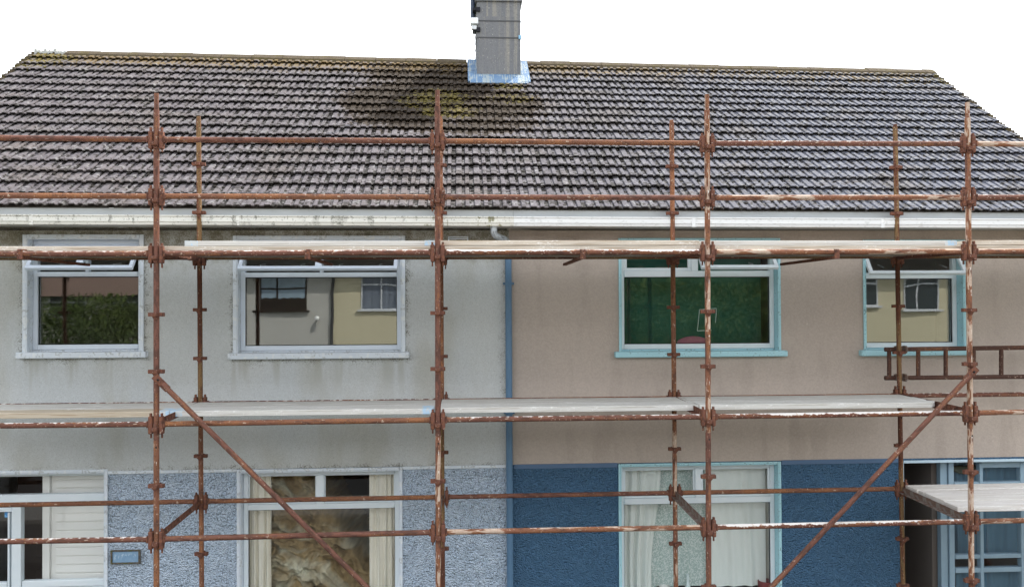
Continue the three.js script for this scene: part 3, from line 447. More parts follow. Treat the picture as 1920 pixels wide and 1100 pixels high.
// ---------------------------------------------------------------- roof tiles
const PITCH = (XP - XL) / 33, ROWS = 18, CHX = [2.885, 3.51];
const PROF = [[0.0, 0], [0.225, 0], [0.275, 1], [0.565, 1], [0.61, 0], [0.735, 0], [0.785, 1], [0.982, 1], [0.996, 0.25]], RISE = 0.0145;
const blobs = [ // moss and lichen, chimney shadow painted into the dark ones: pixel centre, half-sizes in metres, how dense, colour
  [800, 195, 1.25, 0.85, 1.0, 0], [830, 165, 0.8, 0.5, 0.9, 0], [935, 200, 0.65, 0.65, 0.75, 0], [760, 230, 0.8, 0.4, 0.55, 0], [880, 240, 1.0, 0.4, 0.5, 0], [800, 142, 1.0, 0.45, 1.0, 0],
  [822, 190, 0.55, 0.42, 0.82, 1], [840, 215, 0.5, 0.28, 0.82, 1], [955, 168, 0.30, 0.12, 1.0, 1], [780, 195, 0.35, 0.3, 0.6, 1], [960, 190, 0.4, 0.25, 0.5, 1], [100, 114, 0.55, 0.30, 0.9, 1], [60, 125, 0.4, 0.3, 0.7, 1], [1775, 150, 0.35, 0.3, 0.8, 1],
].map(([px, py, rx, ry, d, k]) => { const v = camToWorld((px - 960) / F, -(py - 550) / F, -1), n = V3(0, CA, SA), q = EYE.clone().addScaledVector(v, RP(3, 0).sub(EYE).dot(n) / v.dot(n)); return { x: q.x, s: (ZE - q.z) / CA, rx, ry, d, k }; });
function mossShadeAt(x, s, k) { let m = 0; for (const b of blobs) if (b.k === k) m = Math.max(m, b.d * sstep(1.15, 0.45, Math.hypot((x - b.x) / b.rx, (s - b.s) / b.ry))); return m; }
const ROOFW = XR - XL, ROOFH = 4.9;
const roofTex = tex(2048, 1024, (u, v) => {
  const x = XL + u * ROOFW, s = v * ROOFH, col = Math.floor((x - XL) / PITCH), fx = (x - XL) / PITCH - col, gauge = apexS(x) / ROWS, row = Math.floor(s / gauge);
  const tone = hash2(col, row, 3), n = fbm(x * 6, s * 6, 701, 4), f = vnoise(x * 75, s * 75, 705), m = fbm(x * 22, s * 22, 709, 3), cool = sstep(2, 8, x);
  let c = mixc(mixc(rgb(82, 77, 79), rgb(77, 78, 87), cool), mixc(rgb(100, 94, 96), rgb(92, 94, 103), cool), n * 0.5 + tone * 0.5); c = mixc(c, rgb(92, 84, 78), sstep(0.55, 0.78, fbm(x * 2.1, s * 3, 713, 3)) * 0.45);
  const g = 0.90 + 0.2 * f; c = [c[0] * g, c[1] * g, c[2] * g];
  const chan = (fx < 0.25 || (fx > 0.59 && fx < 0.76)) ? 1 : 0, amount = (0.55 + 0.45 * sstep(4.6, 1.5, Math.abs(x - 2.4))) * (x > 6.5 ? 0.6 : 1); // black moss caught in the troughs
  c = mixc(c, rgb(36, 33, 30), sstep(0.57 - 0.12 * chan * amount, 0.62 - 0.12 * chan * amount, m * 0.72 + f * 0.24) * (chan ? 0.92 : 0.65));
  c = mixc(c, rgb(138, 138, 135), sstep(0.66, 0.72, fbm(x * 28, s * 28, 717, 3)) * 0.5);
  const d0 = mossShadeAt(x, s, 0), d1 = mossShadeAt(x, s, 1), r = sstep(apexS(x) - 0.72, apexS(x) - 0.30, s + 0.22 * (n - 0.5)) * (0.75 - 0.3 * cool);
  c = mixc(c, mixc(rgb(34, 28, 22), rgb(58, 46, 34), f), sstep(0.62 - 0.62 * d0, 0.74 - 0.62 * d0, m * 0.6 + f * 0.25 + n * 0.2) * (d0 > 0 ? 0.95 : 0));  // dark moss, deepened by the painted chimney shadow
  c = mixc(c, mixc(rgb(92, 74, 48), rgb(116, 96, 56), f), sstep(0.62 - 0.38 * r, 0.78 - 0.35 * r, m * 0.6 + f * 0.4) * (r > 0 ? 0.85 : 0));
  c = mixc(c, mixc(rgb(76, 67, 28), rgb(106, 94, 40), f * 0.6 + m * 0.4), sstep(0.76 - 0.42 * d1, 0.86 - 0.42 * d1, m * 0.6 + f * 0.4) * (d1 > 0 ? 0.9 : 0));
  return c;
});
MAT.tile = M({ map: roofTex, roughness: 0.85, bumpMap: rep(grain, 0.08, 0.2), bumpScale: 0.003 });
MAT.moss = M({ vertexColors: true, roughness: 1 });
MAT.deck = M({ color: C(0.12, 0.11, 0.10), roughness: 1 });
MAT.mortar = M({ map: rep(tex(256, 256, (u, v) => { const n = fbm(u * 14, v * 14, 721, 5, 14, 14); return mixc(mixc(rgb(74, 64, 52), rgb(94, 84, 68), n), rgb(80, 72, 38), sstep(0.55, 0.7, fbm(u * 9, v * 9, 725, 4, 9, 9)) * 0.6); }), 0.7, 0.7), roughness: 1, bumpMap: rep(grain, 0.3, 0.3), bumpScale: 0.008 });
{
  const R = rng(4242);
  function tileGeo(col, row) {
    const x0 = XL + col * PITCH, xm = x0 + PITCH / 2, g = apexS(xm) / ROWS, s0 = row * g - 0.004 + (R() - 0.5) * 0.012 - (R() < 0.03 ? 0.02 * R() : 0), s1 = (row + 1) * g + 0.035, lift = 0.040 + R() * 0.007, tw = (R() - 0.5) * 0.007, dx = (R() - 0.5) * 0.004, skew = (R() - 0.5) * 0.006;
    const pt = (i, e, low) => { const [f, h] = PROF[i], n = (low === 2 ? lift * 0.62 : e ? 0.002 : lift + tw * (f - 0.5)) + h * RISE - (low ? 0.015 : 0); return RP(x0 + f * PITCH + dx + (e ? skew : 0), low === 2 ? s0 + 0.11 : e ? Math.min(s1, apexS(xm) + 0.01) : s0 + (low ? 0.002 : 0) + skew * (f - 0.5), n); };
    const faces = [];
    for (let i = 0; i < PROF.length - 1; i++) { faces.push([pt(i, 0), pt(i + 1, 0), pt(i + 1, 1), pt(i, 1)]); faces.push([pt(i, 0, 1), pt(i + 1, 0, 1), pt(i + 1, 0), pt(i, 0)], [pt(i, 0, 2), pt(i + 1, 0, 2), pt(i + 1, 0, 1), pt(i, 0, 1)]); }
    const geo = tri(faces), p = geo.attributes.position, uv = new Float32Array(p.count * 2);
    for (let i = 0; i < p.count; i++) { uv[i * 2] = (p.getX(i) - XL) / ROOFW; uv[i * 2 + 1] = Math.max(0.004, ((ZE - p.getZ(i)) / CA) / ROOFH); }
    geo.setAttribute('uv', new THREE.BufferAttribute(uv, 2)); return { geo, xm, s: (s0 + s1) / 2 };
  }
  for (const [house, c0, c1, xa, xb] of [[houseL, 0, 33, XL, XP], [houseR, 33, 68, XP, XL + 68 * PITCH]]) {
    const roof = group('roof', house), all = [];
    for (let r = 0; r < ROWS; r++) for (let c = c0; c < c1; c++) { const t = tileGeo(c, r); if (t.xm > CHX[0] + 0.1 && t.xm < CHX[1] - 0.1 && t.s > 4.0) continue; const p = RP(t.xm, t.s), [px, py] = pixelOf(p); t.size = px > -10 && px < 1930 && py > 0 ? 1 / p.distanceTo(EYE) * (1 - r * 0.02) : 0; all.push(t); }
    all.sort((a, b) => b.size - a.size);
    for (const t of all.slice(0, 300)) mesh('roof_tile', t.geo, MAT.tile, roof);
    kind(mesh('roof_tile_field', merge(all.slice(300).map((t) => t.geo)), MAT.tile, roof), 'stuff');
    // boarding under the tiles and the rear slope
    mesh('roof_deck', tri([[RP(xa, 0.02, -0.006), RP(xb, 0.02, -0.006), RP(xb, apexS(xb), -0.006), RP(xa, apexS(xa), -0.006)]]), MAT.deck, roof);
    const ra = RP(xa, apexS(xa)), rb = RP(xb, apexS(xb)); mesh('rear_slope', tri([[rb, ra, V3(xa, ra.y - 2.75, ra.z - 3.9), V3(xb, rb.y - 2.75, rb.z - 3.9)].reverse()]), M({ color: C(0.16, 0.16, 0.16), roughness: 0.9 }), roof);
    // black moss clumps caught in the troughs
    const cl = [], ico = new THREE.IcosahedronGeometry(1, 0);
    for (const t of all) {
      const x0 = t.xm - PITCH / 2, d = Math.max(mossShadeAt(t.xm, t.s, 0), mossShadeAt(t.xm, t.s, 1)), n = Math.floor(R() * 2.6 + (t.xm > 6.5 || t.xm < -1.5 ? 0 : R() * 2.6) + d * 10);
      for (let k = 0; k < n; k++) {
        const fx = d > 0.4 ? R() : R() < 0.6 ? 0.03 + R() * 0.18 : 0.60 + R() * 0.15, s = t.s + (R() - 0.5) * 0.24, rr = 0.007 + R() * 0.012, g = ico.clone(), q = g.attributes.position;
        for (let i = 0; i < q.count; i++) { const h = 0.75 + 0.5 * hash2(Math.round(q.getX(i) * 50), Math.round(q.getY(i) * 50 + q.getZ(i) * 90), k + 5); q.setXYZ(i, q.getX(i) * rr * 1.3 * h, q.getY(i) * rr * 0.75 * h, q.getZ(i) * rr * 1.6 * h); }
        g.rotateY(R() * 6.28); g.rotateX(ALPHA); const raised = fx > 0.27 && fx < 0.6 ? RISE : fx > 0.78 ? RISE : 0, p = RP(x0 + fx * PITCH, s, raised + 0.024); g.translate(p.x, p.y, p.z); g.computeVertexNormals();
        const gr = mossShadeAt(t.xm, t.s, 1) > 0.3 && R() < 0.6, cc = gr ? [0.075, 0.062, 0.02] : d > 0.3 ? [0.035, 0.026, 0.018] : [0.022, 0.019, 0.016], kk = 0.6 + 0.9 * R(), ca = new Float32Array(q.count * 3); for (let i = 0; i < q.count; i++) { ca[i * 3] = cc[0] * kk; ca[i * 3 + 1] = cc[1] * kk; ca[i * 3 + 2] = cc[2] * kk; } g.setAttribute('color', new THREE.BufferAttribute(ca, 3)); g.deleteAttribute('uv'); cl.push(g);
      }
    }
    kind(mesh('moss', merge(cl), MAT.moss, roof), 'stuff');
    // ridge tiles: angular half rounds bedded in mortar
    const first = house === houseL ? XL + 0.47 : XP; let x = first; const xe = house === houseL ? XP : 9.86;
    while (x < xe - 0.05) {
      const L = Math.min(0.44 + R() * 0.02, xe - x), ya = RP(x, apexS(x)), h = 0.045 + R() * 0.012, pts = [];
      if (!(x > CHX[0] - 0.28 && x + L < CHX[1] + 0.3)) {
        for (let e = 0; e < 2; e++) { const xx = x + e * (L - 0.006), c = RP(xx, apexS(xx)); pts.push([[0.20, -0.125], [0.155, -0.035], [0.075, 0.022], [0, h], [-0.075, 0.022], [-0.155, -0.035], [-0.20, -0.125]].map(([z, y]) => V3(xx, c.y + y + (R() - 0.5) * 0.006, c.z + z))); }
        const f = []; for (let i = 0; i < 6; i++) f.push([pts[0][i], pts[1][i], pts[1][i + 1], pts[0][i + 1]]);
        const low = pts.map((l) => [l[0].clone().add(V3(0, -0.022, -0.004))]); f.push([low[0][0], low[1][0], pts[1][0], pts[0][0]]);
        for (const e of [0, 1]) for (let i = 1; i < 5; i++) f.push(e ? [pts[e][0], pts[e][i + 1], pts[e][i]].reverse() : [pts[e][0], pts[e][i], pts[e][i + 1]].reverse());
        mesh('ridge_tile', metricUV(tri(f)), MAT.mortar, roof);
      }
      x += L;
    }
    // mortar along the verge
    const v = [], vx = house === houseL ? XL - 0.035 : XL + 68 * PITCH - 0.02; for (let i = 0; i < 60; i++) { const s = i / 60 * apexS(vx), p = RP(vx + 0.03, s + 0.04, 0.005 + 0.012 * R()), w = 0.035 + 0.02 * R(); v.push(box(p.x - w, p.x + w * 0.7, p.y - 0.05, p.y + 0.018 * R(), p.z - 0.05, p.z + 0.05, 0.012)); }
    mesh('verge_mortar', merge(v), MAT.mortar, roof);
    if (house === houseL) { // broken bedding where the end ridge tile is missing
      const b = []; for (let i = 0; i < 16; i++) { const xx = XL + 0.02 + i * 0.028, p = RP(xx, apexS(xx)); b.push(box(p.x - 0.02, p.x + 0.02, p.y - 0.06, p.y + 0.004 + 0.035 * R() * (i < 4 || i % 5 === 0 ? 1.4 : 0.6), p.z - 0.07, p.z + 0.09, 0.01)); }
      mesh('broken_bedding', merge(b), M({ color: C(0.42, 0.42, 0.40), roughness: 1 }), roof);
    }
  }
}

// ---------------------------------------------------------------- fascia, soffit, gutters, downpipe, vents
{
  const gdirt = tex(2048, 64, (u, v) => { const x = u * 6.7, n = fbm(x * 5, v * 3, 741, 4), f = fbm(x * 40, v * 12, 745, 3), s = sstep(0.5, 0.75, fbm(x * 22, v * 1.2, 749, 4)), end = sstep(5.6, 6.3, x); let c = mixc(rgb(194, 195, 190), rgb(212, 212, 206), n); c = mixc(c, rgb(150, 150, 144), sstep(0.45, 0.75, s) * 0.4); c = mixc(c, rgb(84, 86, 78), sstep(0.64, 0.74, fbm(x * 90, v * 12, 747, 3) * 0.85 + s * 0.16 + 0.07 * sstep(0.45, 0.75, v)) * 0.55); return mixc(c, rgb(120, 118, 84), end * sstep(0.45, 0.65, f * 0.6 + s * 0.4) * 0.7); });
  const gclean = tex(512, 64, (u, v) => { const f = fbm(u * 260, v * 8, 751, 3, 260, 0); return mixc(rgb(214, 217, 219), rgb(160, 162, 162), sstep(0.66, 0.78, f + 0.02 * v) * 0.3); });
  for (const [house, xa, xb, mat] of [[houseL, XL - 0.02, XPW + 0.03, M({ map: rep(gdirt, 6.7, 0.16, -3.58, 0), roughness: 0.5 })], [houseR, XPW + 0.032, 9.86, M({ map: rep(gclean, 6.7, 0.16, 3.2, 0), roughness: 0.4 })]]) {
    const yb = 4.902, sl = -0.0032; // bottom of the gutter at x = 3.2
    const pr = [[0.322, 0.092], [0.322, 0.004], [0.40, 0.0], [0.428, 0.004], [0.432, 0.022], [0.424, 0.027], [0.424, 0.031], [0.436, 0.036], [0.436, 0.078], [0.430, 0.082], [0.430, 0.085], [0.441, 0.090], [0.441, 0.102], [0.432, 0.102], [0.420, 0.03], [0.33, 0.018], [0.33, 0.092]];
    const f = [], uv = []; let acc = 0;
    for (let i = 0; i < pr.length - 1; i++) {
      const [z0, y0] = pr[i], [z1, y1] = pr[i + 1], d = Math.hypot(z1 - z0, y1 - y0), q = (x, z, y) => V3(x, yb + y + sl * (x - 3.2), z);
      f.push([q(xa, z0, y0), q(xb, z0, y0), q(xb, z1, y1), q(xa, z1, y1)]); uv.push(xa, acc, xb, acc, xb, acc + d, xa, acc, xb, acc + d, xa, acc + d); acc += d;
    }
    const g = tri(f); g.setAttribute('uv', new THREE.Float32BufferAttribute(uv, 2)); const go = mesh('gutter', g, mat, house);
    const seam = []; for (let x = xa + 1.9; x < xb; x += 2.05) seam.push(box(x - 0.02, x + 0.02, yb + sl * (x - 3.2) - 0.003, yb + sl * (x - 3.2) + 0.09, 0.40, 0.4385, 0.004)); mesh('gutter_joint', merge(seam), mat, house);
    const fa = (y0, y1, z0, z1, m, n) => { const h = []; const q = (x, y, z) => V3(x, y + sl * (x - 3.2), z); h.push([q(xa, y0, z1), q(xb, y0, z1), q(xb, y1, z1), q(xa, y1, z1)], [q(xa, y0, z0), q(xb, y0, z0), q(xb, y0, z1), q(xa, y0, z1)]); return mesh(n, metricUV(tri(h)), m, house); };
    fa(4.925, 5.085, 0.28, 0.318, M({ color: C(0.46, 0.48, 0.49), roughness: 0.6 }), 'fascia');
    fa(4.918, 4.93, -0.01, 0.316, M({ color: C(0.5, 0.5, 0.48), roughness: 0.6 }), 'soffit');
  }
  const pc = M({ map: rep(tex(256, 256, (u, v) => mixc(rgb(74, 108, 140), rgb(92, 124, 152), fbm(u * 6, v * 14, 761, 4, 6, 14))), 1, 1.5), roughness: 0.45 }), dp = group('downpipe', houseR), px = W(954.5, 650, 0.055).x;
  mesh('pipe', tube(V3(px, 0.1, 0.055), V3(px - 0.004, W(955, 455, 0.055).y, 0.055), 0.036, { seg: 20 }), pc, dp);
  for (const y of [1.0, 2.9, 4.3]) mesh('bracket', merge([tube(V3(px, y, 0.055), V3(px, y + 0.03, 0.055), 0.041, { seg: 20 }), box(px - 0.06, px + 0.06, y + 0.002, y + 0.028, 0.001, 0.02)]), pc, dp);
  const gp = M({ map: rep(tex(128, 128, (u, v) => mixc(rgb(176, 186, 194), rgb(120, 126, 130), sstep(0.5, 0.7, fbm(u * 10, v * 10, 771, 4, 10, 10)))), 0.6, 0.3), roughness: 0.5 });
  const a = W(926, 418, 0.37), b = W(926, 434, 0.36), c = W(952, 452, 0.09); c.x = px - 0.012; const cur = new THREE.CatmullRomCurve3([a, V3(b.x, a.y - 0.05, a.z), V3(b.x, b.y, b.z), V3(mix(b.x, c.x, 0.12), b.y - 0.035, b.z - 0.04), V3(mix(b.x, c.x, 0.88), mix(b.y, c.y, 0.92), mix(b.z, c.z, 0.9)), V3(c.x, c.y - 0.03, 0.06), V3(px, c.y - 0.1, 0.055)], false, 'centripetal');
  mesh('offset_bend', new THREE.TubeGeometry(cur, 40, 0.035, 16), gp, dp); mesh('bend_collar', merge([tube(V3(a.x, a.y - 0.005, a.z), V3(a.x, a.y - 0.045, a.z), 0.042, { seg: 18 }), tube(V3(px, c.y - 0.12, 0.055), V3(px, c.y - 0.05, 0.055), 0.041, { seg: 18 })]), gp, dp);
  for (const [h, L, R2, T, B, m] of [[houseL, 840, 878, 443, 454, MAT.greyPaint], [houseR, 1045, 1082, 444, 454, MAT.wallR]]) { const p = W(L, T, 0), q = W(R2, B, 0), v = group('air_vent', h); mesh('vent_frame', merge([box(p.x, q.x, p.y - 0.014, p.y, 0.001, 0.016, 0.004), box(p.x, q.x, q.y - 0.07, q.y - 0.056, 0.001, 0.016, 0.004), box(p.x, p.x + 0.014, q.y - 0.055, p.y - 0.015, 0.001, 0.016), box(q.x - 0.014, q.x, q.y - 0.055, p.y - 0.015, 0.001, 0.016)]), m, v); for (let i = 0; i < 4; i++) mesh('louvre', box(p.x + 0.015, q.x - 0.015, p.y - 0.032 - i * 0.026, p.y - 0.02 - i * 0.026, 0.001, 0.011, 0.003), m, v); }
}

// ---------------------------------------------------------------- chimney on the party line
{
  const ct = tex(512, 1024, (u, v) => { const n = fbm(u * 5, v * 1.5, 781, 4, 5, 2), s = fbm(u * 14, v * 1.2, 785, 3, 14, 2), f = fbm(u * 60, v * 90, 789, 3, 60, 90); let c = mixc(rgb(106, 108, 113), rgb(128, 127, 128), n); c = mixc(c, rgb(146, 141, 133), sstep(0.52, 0.72, s) * 0.75); c = mixc(c, rgb(96, 96, 98), sstep(0.55, 0.7, f) * 0.3); return mixc(c, rgb(214, 208, 190), sstep(0.86, 0.90, fbm(u * 50, v * 80, 793, 2, 50, 80)) * 0.7); });
  const con = M({ map: rep(ct, 0.7, 1.6, CHX[0], 6.6), roughness: 0.9, bumpMap: rep(grain, 0.4, 0.4), bumpScale: 0.003 }), lead = M({ map: rep(tex(256, 256, (u, v) => { const n = fbm(u * 7, v * 7, 797, 5, 7, 7), s = fbm(u * 30, v * 3, 799, 3, 30, 3); let c = mixc(rgb(88, 116, 148), rgb(116, 138, 162), n); return mixc(c, rgb(160, 166, 164), sstep(0.50, 0.62, s * 0.6 + n * 0.4) * 0.8); }), 0.5, 0.5), roughness: 0.62, metalness: 0.1, bumpMap: rep(grain, 0.3, 0.3), bumpScale: 0.01 });
  const g = group('chimney', houseL), zf = RP(3.2, 3.86).z, zb = zf - 1.15, yb = RP(3.2, 3.75).y, yt = 8.72, [xa, xb] = CHX;
  mesh('shaft', box(xa, xb, yb - 0.3, yt, zb, zf, 0.012), con, g);
  const dark = M({ color: C(0.09, 0.09, 0.095), roughness: 0.7 });
  for (const py of [39, 70.5]) { const y = W(930, py, zf).y; mesh('strap', merge([box(xa - 0.006, xb + 0.006, y - 0.008, y + 0.008, zf + 0.001, zf + 0.006), box(xb + 0.001, xb + 0.006, y - 0.008, y + 0.008, zb, zf), box(xa - 0.006, xa - 0.001, y - 0.008, y + 0.008, zb, zf)]), dark, g); }
  mesh('bucket_clip', box(xb - 0.03, xb + 0.012, W(930, 70.5, zf).y - 0.02, W(930, 66, zf).y, zf + 0.007, zf + 0.02, 0.004), M({ color: C(0.25, 0.45, 0.62) }), g);
  const yc = W(930, 3, zf).y; mesh('corbel', merge([box(xa - 0.05, xb + 0.05, yc + 0.10, yc + 0.22, zb - 0.05, zf + 0.05, 0.01), box(xa - 0.025, xb + 0.025, yc + 0.0, yc + 0.099, zb - 0.025, zf + 0.025, 0.008)]), con, g);
  for (const dx of [0.18, 0.45]) mesh('chimney_pot', new THREE.LatheGeometry([[0.001, 0], [0.11, 0], [0.095, 0.28], [0.105, 0.3], [0.105, 0.33], [0.085, 0.33], [0.085, 0.05]].map((p) => new THREE.Vector2(...p)), 16).translate(xa + dx, yt - 0.02, (zf + zb) / 2), M({ color: C(0.35, 0.16, 0.09) }), g);
  // lead flashing: apron in front, soakers at the sides, all lying on the tiles
  const fr = (pts) => { const q = tri(pts); return metricUV(q); }, s0 = 3.78, s1 = 3.865;
  const yTop = W(930, 139, zf).y;
  mesh('front_flashing', merge([box(xa - 0.012, xb + 0.012, yb - 0.02, yTop, zf + 0.002, zf + 0.014, 0.004), fr([[RP(xa - 0.10, s0 - 0.13, 0.052), RP(xb + 0.10, s0 - 0.11, 0.050), RP(xb + 0.10, s1 + 0.02, 0.085), RP(xa - 0.10, s1 + 0.02, 0.085)], [RP(xa - 0.10, s0 - 0.13, 0.03), RP(xb + 0.10, s0 - 0.11, 0.03), RP(xb + 0.10, s0 - 0.11, 0.05), RP(xa - 0.10, s0 - 0.13, 0.052)]])]), lead, g);
  for (const [sx, x] of [[-1, xa], [1, xb]]) { const xo = x + sx * 0.13, e = sx < 0 ? [xo, x] : [x, xo]; mesh('side_flashing', fr([[RP(e[0], s0 - 0.08, 0.058), RP(e[1], s0 - 0.08, 0.058), RP(e[1], apexS(x) - 0.03, 0.062), RP(e[0], apexS(x) - 0.03, 0.062)], [RP(e[0], s0 - 0.08, 0.02), RP(e[1], s0 - 0.08, 0.02), RP(e[1], s0 - 0.08, 0.058), RP(e[0], s0 - 0.08, 0.058)]]), lead, g); }
  // aerial pole, its brackets, junction box and a slack cable
  const ax = xa - 0.035, pz = zf - 0.12; mesh('aerial_pole', tube(V3(ax - 0.02, W(884, 48, pz).y, pz), V3(ax - 0.02, yt + 0.9, pz), 0.034, { seg: 12 }), M({ color: C(0.03, 0.045, 0.08), roughness: 0.5 }), g);
  for (const py of [18, 56]) mesh('aerial_bracket', merge([box(xa - 0.005, xa + 0.05, W(900, py + 4, zf).y, W(900, py - 4, zf).y, zf + 0.001, zf + 0.03, 0.004), box(xa - 0.06, xa - 0.004, W(900, py + 2, zf).y, W(900, py - 2, zf).y, zf - 0.15, zf + 0.02, 0.004)]), M({ color: C(0.02, 0.02, 0.025), roughness: 0.6 }), g);
  const jb = W(890, 39, zf + 0.03); mesh('junction_box', box(jb.x - 0.055, jb.x + 0.05, jb.y - 0.045, jb.y + 0.045, zf - 0.03, zf + 0.05, 0.012), M({ color: C(0.75, 0.76, 0.78), roughness: 0.4 }), g); mesh('junction_box_base', box(jb.x - 0.05, jb.x + 0.03, jb.y - 0.12, jb.y - 0.06, zf - 0.02, zf + 0.03, 0.01), M({ color: C(0.6, 0.62, 0.65), roughness: 0.4 }), g);
  const k0 = V3(jb.x - 0.02, jb.y - 0.1, zf), k1 = W(880, 113, zf - 0.3); mesh('cable', new THREE.TubeGeometry(new THREE.CatmullRomCurve3([k0, V3(k0.x + 0.03, k0.y - 0.15, zf), V3(xa - 0.02, k0.y - 0.3, zf - 0.02), k1]), 24, 0.004, 6), dark, g);
}

// ---------------------------------------------------------------- scaffold
const ZF = 1.70, ZB = 0.43, TR = 0.0242;
const scaffold = tag(group('scaffold', scene), 'rusty brown tubular scaffold standing along the front of both houses', 'scaffold');
const SPF = [null, [292.6, 190, 292.6, 1080, 175, 0], [820, 180, 821.5, 1050, 169, 0], [1326, 200, 1329.2, 1080, 177, 5], [1814.8, 200, 1822.5, 1080, 192, 5], null], SPB = [null, [371.7, 230, 377.5, 1090, 218, 4], [825.2, 230, 830, 1080, 218, 1], [1259.6, 230, 1267.3, 1080, 225, 5], [1679.3, 240, 1693.5, 1080, 233, 4], null];
const FM = [0, 0, 0, 5, 5, 1], BM = [4, 4, 1, 1, 4, 4];
const front = [], back = [];
function lineOf(sp, z, i) { // upright through two measured pixels -> x as a function of y
  if (!sp) { const x = -2.44 + 2.44 * i; return (y) => V3(x, y, z); }
  const a = W(sp[0], sp[1], z), b = W(sp[2], sp[3], z); return (y) => V3(mix(b.x, a.x, (y - b.y) / (a.y - b.y)), y, z);
}
const vTab = [];
function pressing() { // V-shaped pressings on four sides of an upright
  const l = []; for (const s of [-1, 1]) { l.push(box(s * 0.020, s * 0.066, -0.017, 0.017, -0.022, 0.022, 0.003)); l.push(box(-0.022, 0.022, -0.017, 0.017, s * 0.020, s * 0.060, 0.003)); }
  const sh = new THREE.Shape([[-0.030, 0.016], [0.030, 0.016], [0.024, -0.02], [0.010, -0.045], [-0.010, -0.045], [-0.024, -0.02]].map((p) => new THREE.Vector2(...p))); const e = new THREE.ExtrudeGeometry(sh, { depth: 0.014, bevelEnabled: false }); e.translate(0, 0, 0.020); l.push(metricUV(e));
  return merge(l);
}
const pressGeo = pressing();
function yTopOf(sp, z) { return sp ? W(sp[0], sp[4], z).y : 5.95; }
for (const [arr, SP, z, mats, dy] of [[front, SPF, ZF, FM, 0], [back, SPB, ZB, BM, 0.035]]) for (let i = 0; i < 6; i++) {
  const f = lineOf(SP[i], z, i); arr.push(f); const g = group('standard', scaffold), yt = yTopOf(SP[i], z), ys = yt - (z === ZF ? 0.145 : 0.03), m = MAT.rust[mats[i]], up = V3(0.3, 0, 1);
  const yj = 5.5 - 0.495 * 5 - 0.10, r2 = z === ZF; // the uprights are joined over a spigot half way
  const lo = MAT.rust[z === ZF ? [0, 1, 5, 0, 5, 1][i] : [4, 1, 4, 5, 4, 4][i]];
  mesh('lower_tube', tube(f(0.02), f(yj), TR, { up, seg: 18, v0: 0.37 * i }), lo, g); mesh('upper_tube', tube(f(yj + 0.006), f(ys), TR * 1.02, { up, seg: 18, v0: 0.7 * i + 2.45 }), m, g);
  mesh('spigot', tube(f(yj - 0.02), f(yt), TR * 0.82, { up, v0: 0.3 * i }), m, g);
  mesh('base_plate', box(f(0).x - 0.075, f(0).x + 0.075, 0.052, 0.064, z - 0.075, z + 0.075), MAT.fitting, g);
  const h = f(yj - 0.06); mesh('pin_hole', tube(h.clone().add(V3(0.004, 0, TR - 0.004)), h.clone().add(V3(0.004, 0, TR + 0.0012)), 0.008, { seg: 10 }), MAT.gasket, g);
  for (let k = 0; k < 11; k++) { const y = 5.5 + dy - 0.495 * k, q = mesh('v_pressing', pressGeo, MAT.fitting, g); q.position.copy(f(y)); q.rotation.y = (hash2(i, k, 9) - 0.5) * 0.12; }
}
// ledgers: tube, with a C-pressing and a wedge at each end
function bracket(p, dir) { // p: centre of the upright, dir: +1 if the ledger leaves toward +x
  const d = dir, R = hash2(Math.round(p.x * 10), Math.round(p.y * 10), 4), w = 0.02 * R;
  const ear = box(p.x + d * 0.027, p.x + d * 0.064, p.y - 0.085, p.y + 0.070, p.z - 0.026, p.z + 0.030, 0.010);
  return merge([ear, box(p.x + d * 0.038, p.x + d * 0.056, p.y + 0.071, p.y + 0.088 + w, p.z - 0.010, p.z + 0.016, 0.003), box(p.x + d * 0.040, p.x + d * 0.054, p.y - 0.128 + w, p.y - 0.086, p.z - 0.012, p.z + 0.004, 0.003), box(p.x + d * 0.065, p.x + d * 0.080, p.y - 0.030, p.y + 0.030, p.z - 0.030, p.z + 0.030, 0.008)]);
}
function ledger(arr, i, ya, yb, mi, v0) {
  const a = arr[i](ya), b = arr[i + 1](yb), d = b.clone().sub(a).normalize(), g = group('ledger', scaffold);
  mesh('tube', tube(a.clone().addScaledVector(d, 0.05), b.clone().addScaledVector(d, -0.05), TR, { seg: 18, up: V3(0, 1, 0.35), v0 }), MAT.rust[mi], g);
  mesh('end_bracket', bracket(a, 1), MAT.fitting, g); mesh('end_bracket', bracket(b, -1), MAT.fitting, g);
}
const rowF = [ // heights from the photograph at the five uprights, material for each bay
  [[0, 258.3], [292, 261.5], [821, 264.3], [1327, 268.6], [1816, 269.5], [1920, 270.5], [0, 0, 1, 2, 5]], [[0, 366.6], [292, 367.8], [821, 369.5], [1327, 370.6], [1816, 370], [1920, 369.2], [1, 1, 0, 5, 2]],
  [[0, 476], [292, 475.5], [821, 473], [1327, 472.5], [1817, 471.5], [1920, 471.3], [2, 2, 3, 5, 5]], [[0, 798], [292, 795], [821, 787], [1328, 781], [1819, 774], [1920, 771.4], [2, 1, 2, 3, 5]], [[0, 1015], [292, 1010.5], [821, 997.5], [1329, 988.3], [1821, 977.5], [1920, 975.5], [2, 0, 5, 3, 5]]];
const LY = rowF.map((r) => { const y = []; for (let k = 0; k < 4; k++) y.push(W(r[k + 1][0], r[k + 1][1], ZF).y); const l = W(...r[0], ZF), l1 = W(...r[1], ZF), e = W(...r[5], ZF), e1 = W(...r[4], ZF); y.unshift(mix(l1.y, l.y, 2.44 / (l1.x - l.x))); y.push(mix(e1.y, e.y, Math.min(2.44 / (e.x - e1.x), 2))); return y; });
rowF.forEach((r, n) => { for (let i = 0; i < 5; i++) ledger(front, i, LY[n][i], LY[n][i + 1], r[6][i], i * 0.83 + n * 0.41); });
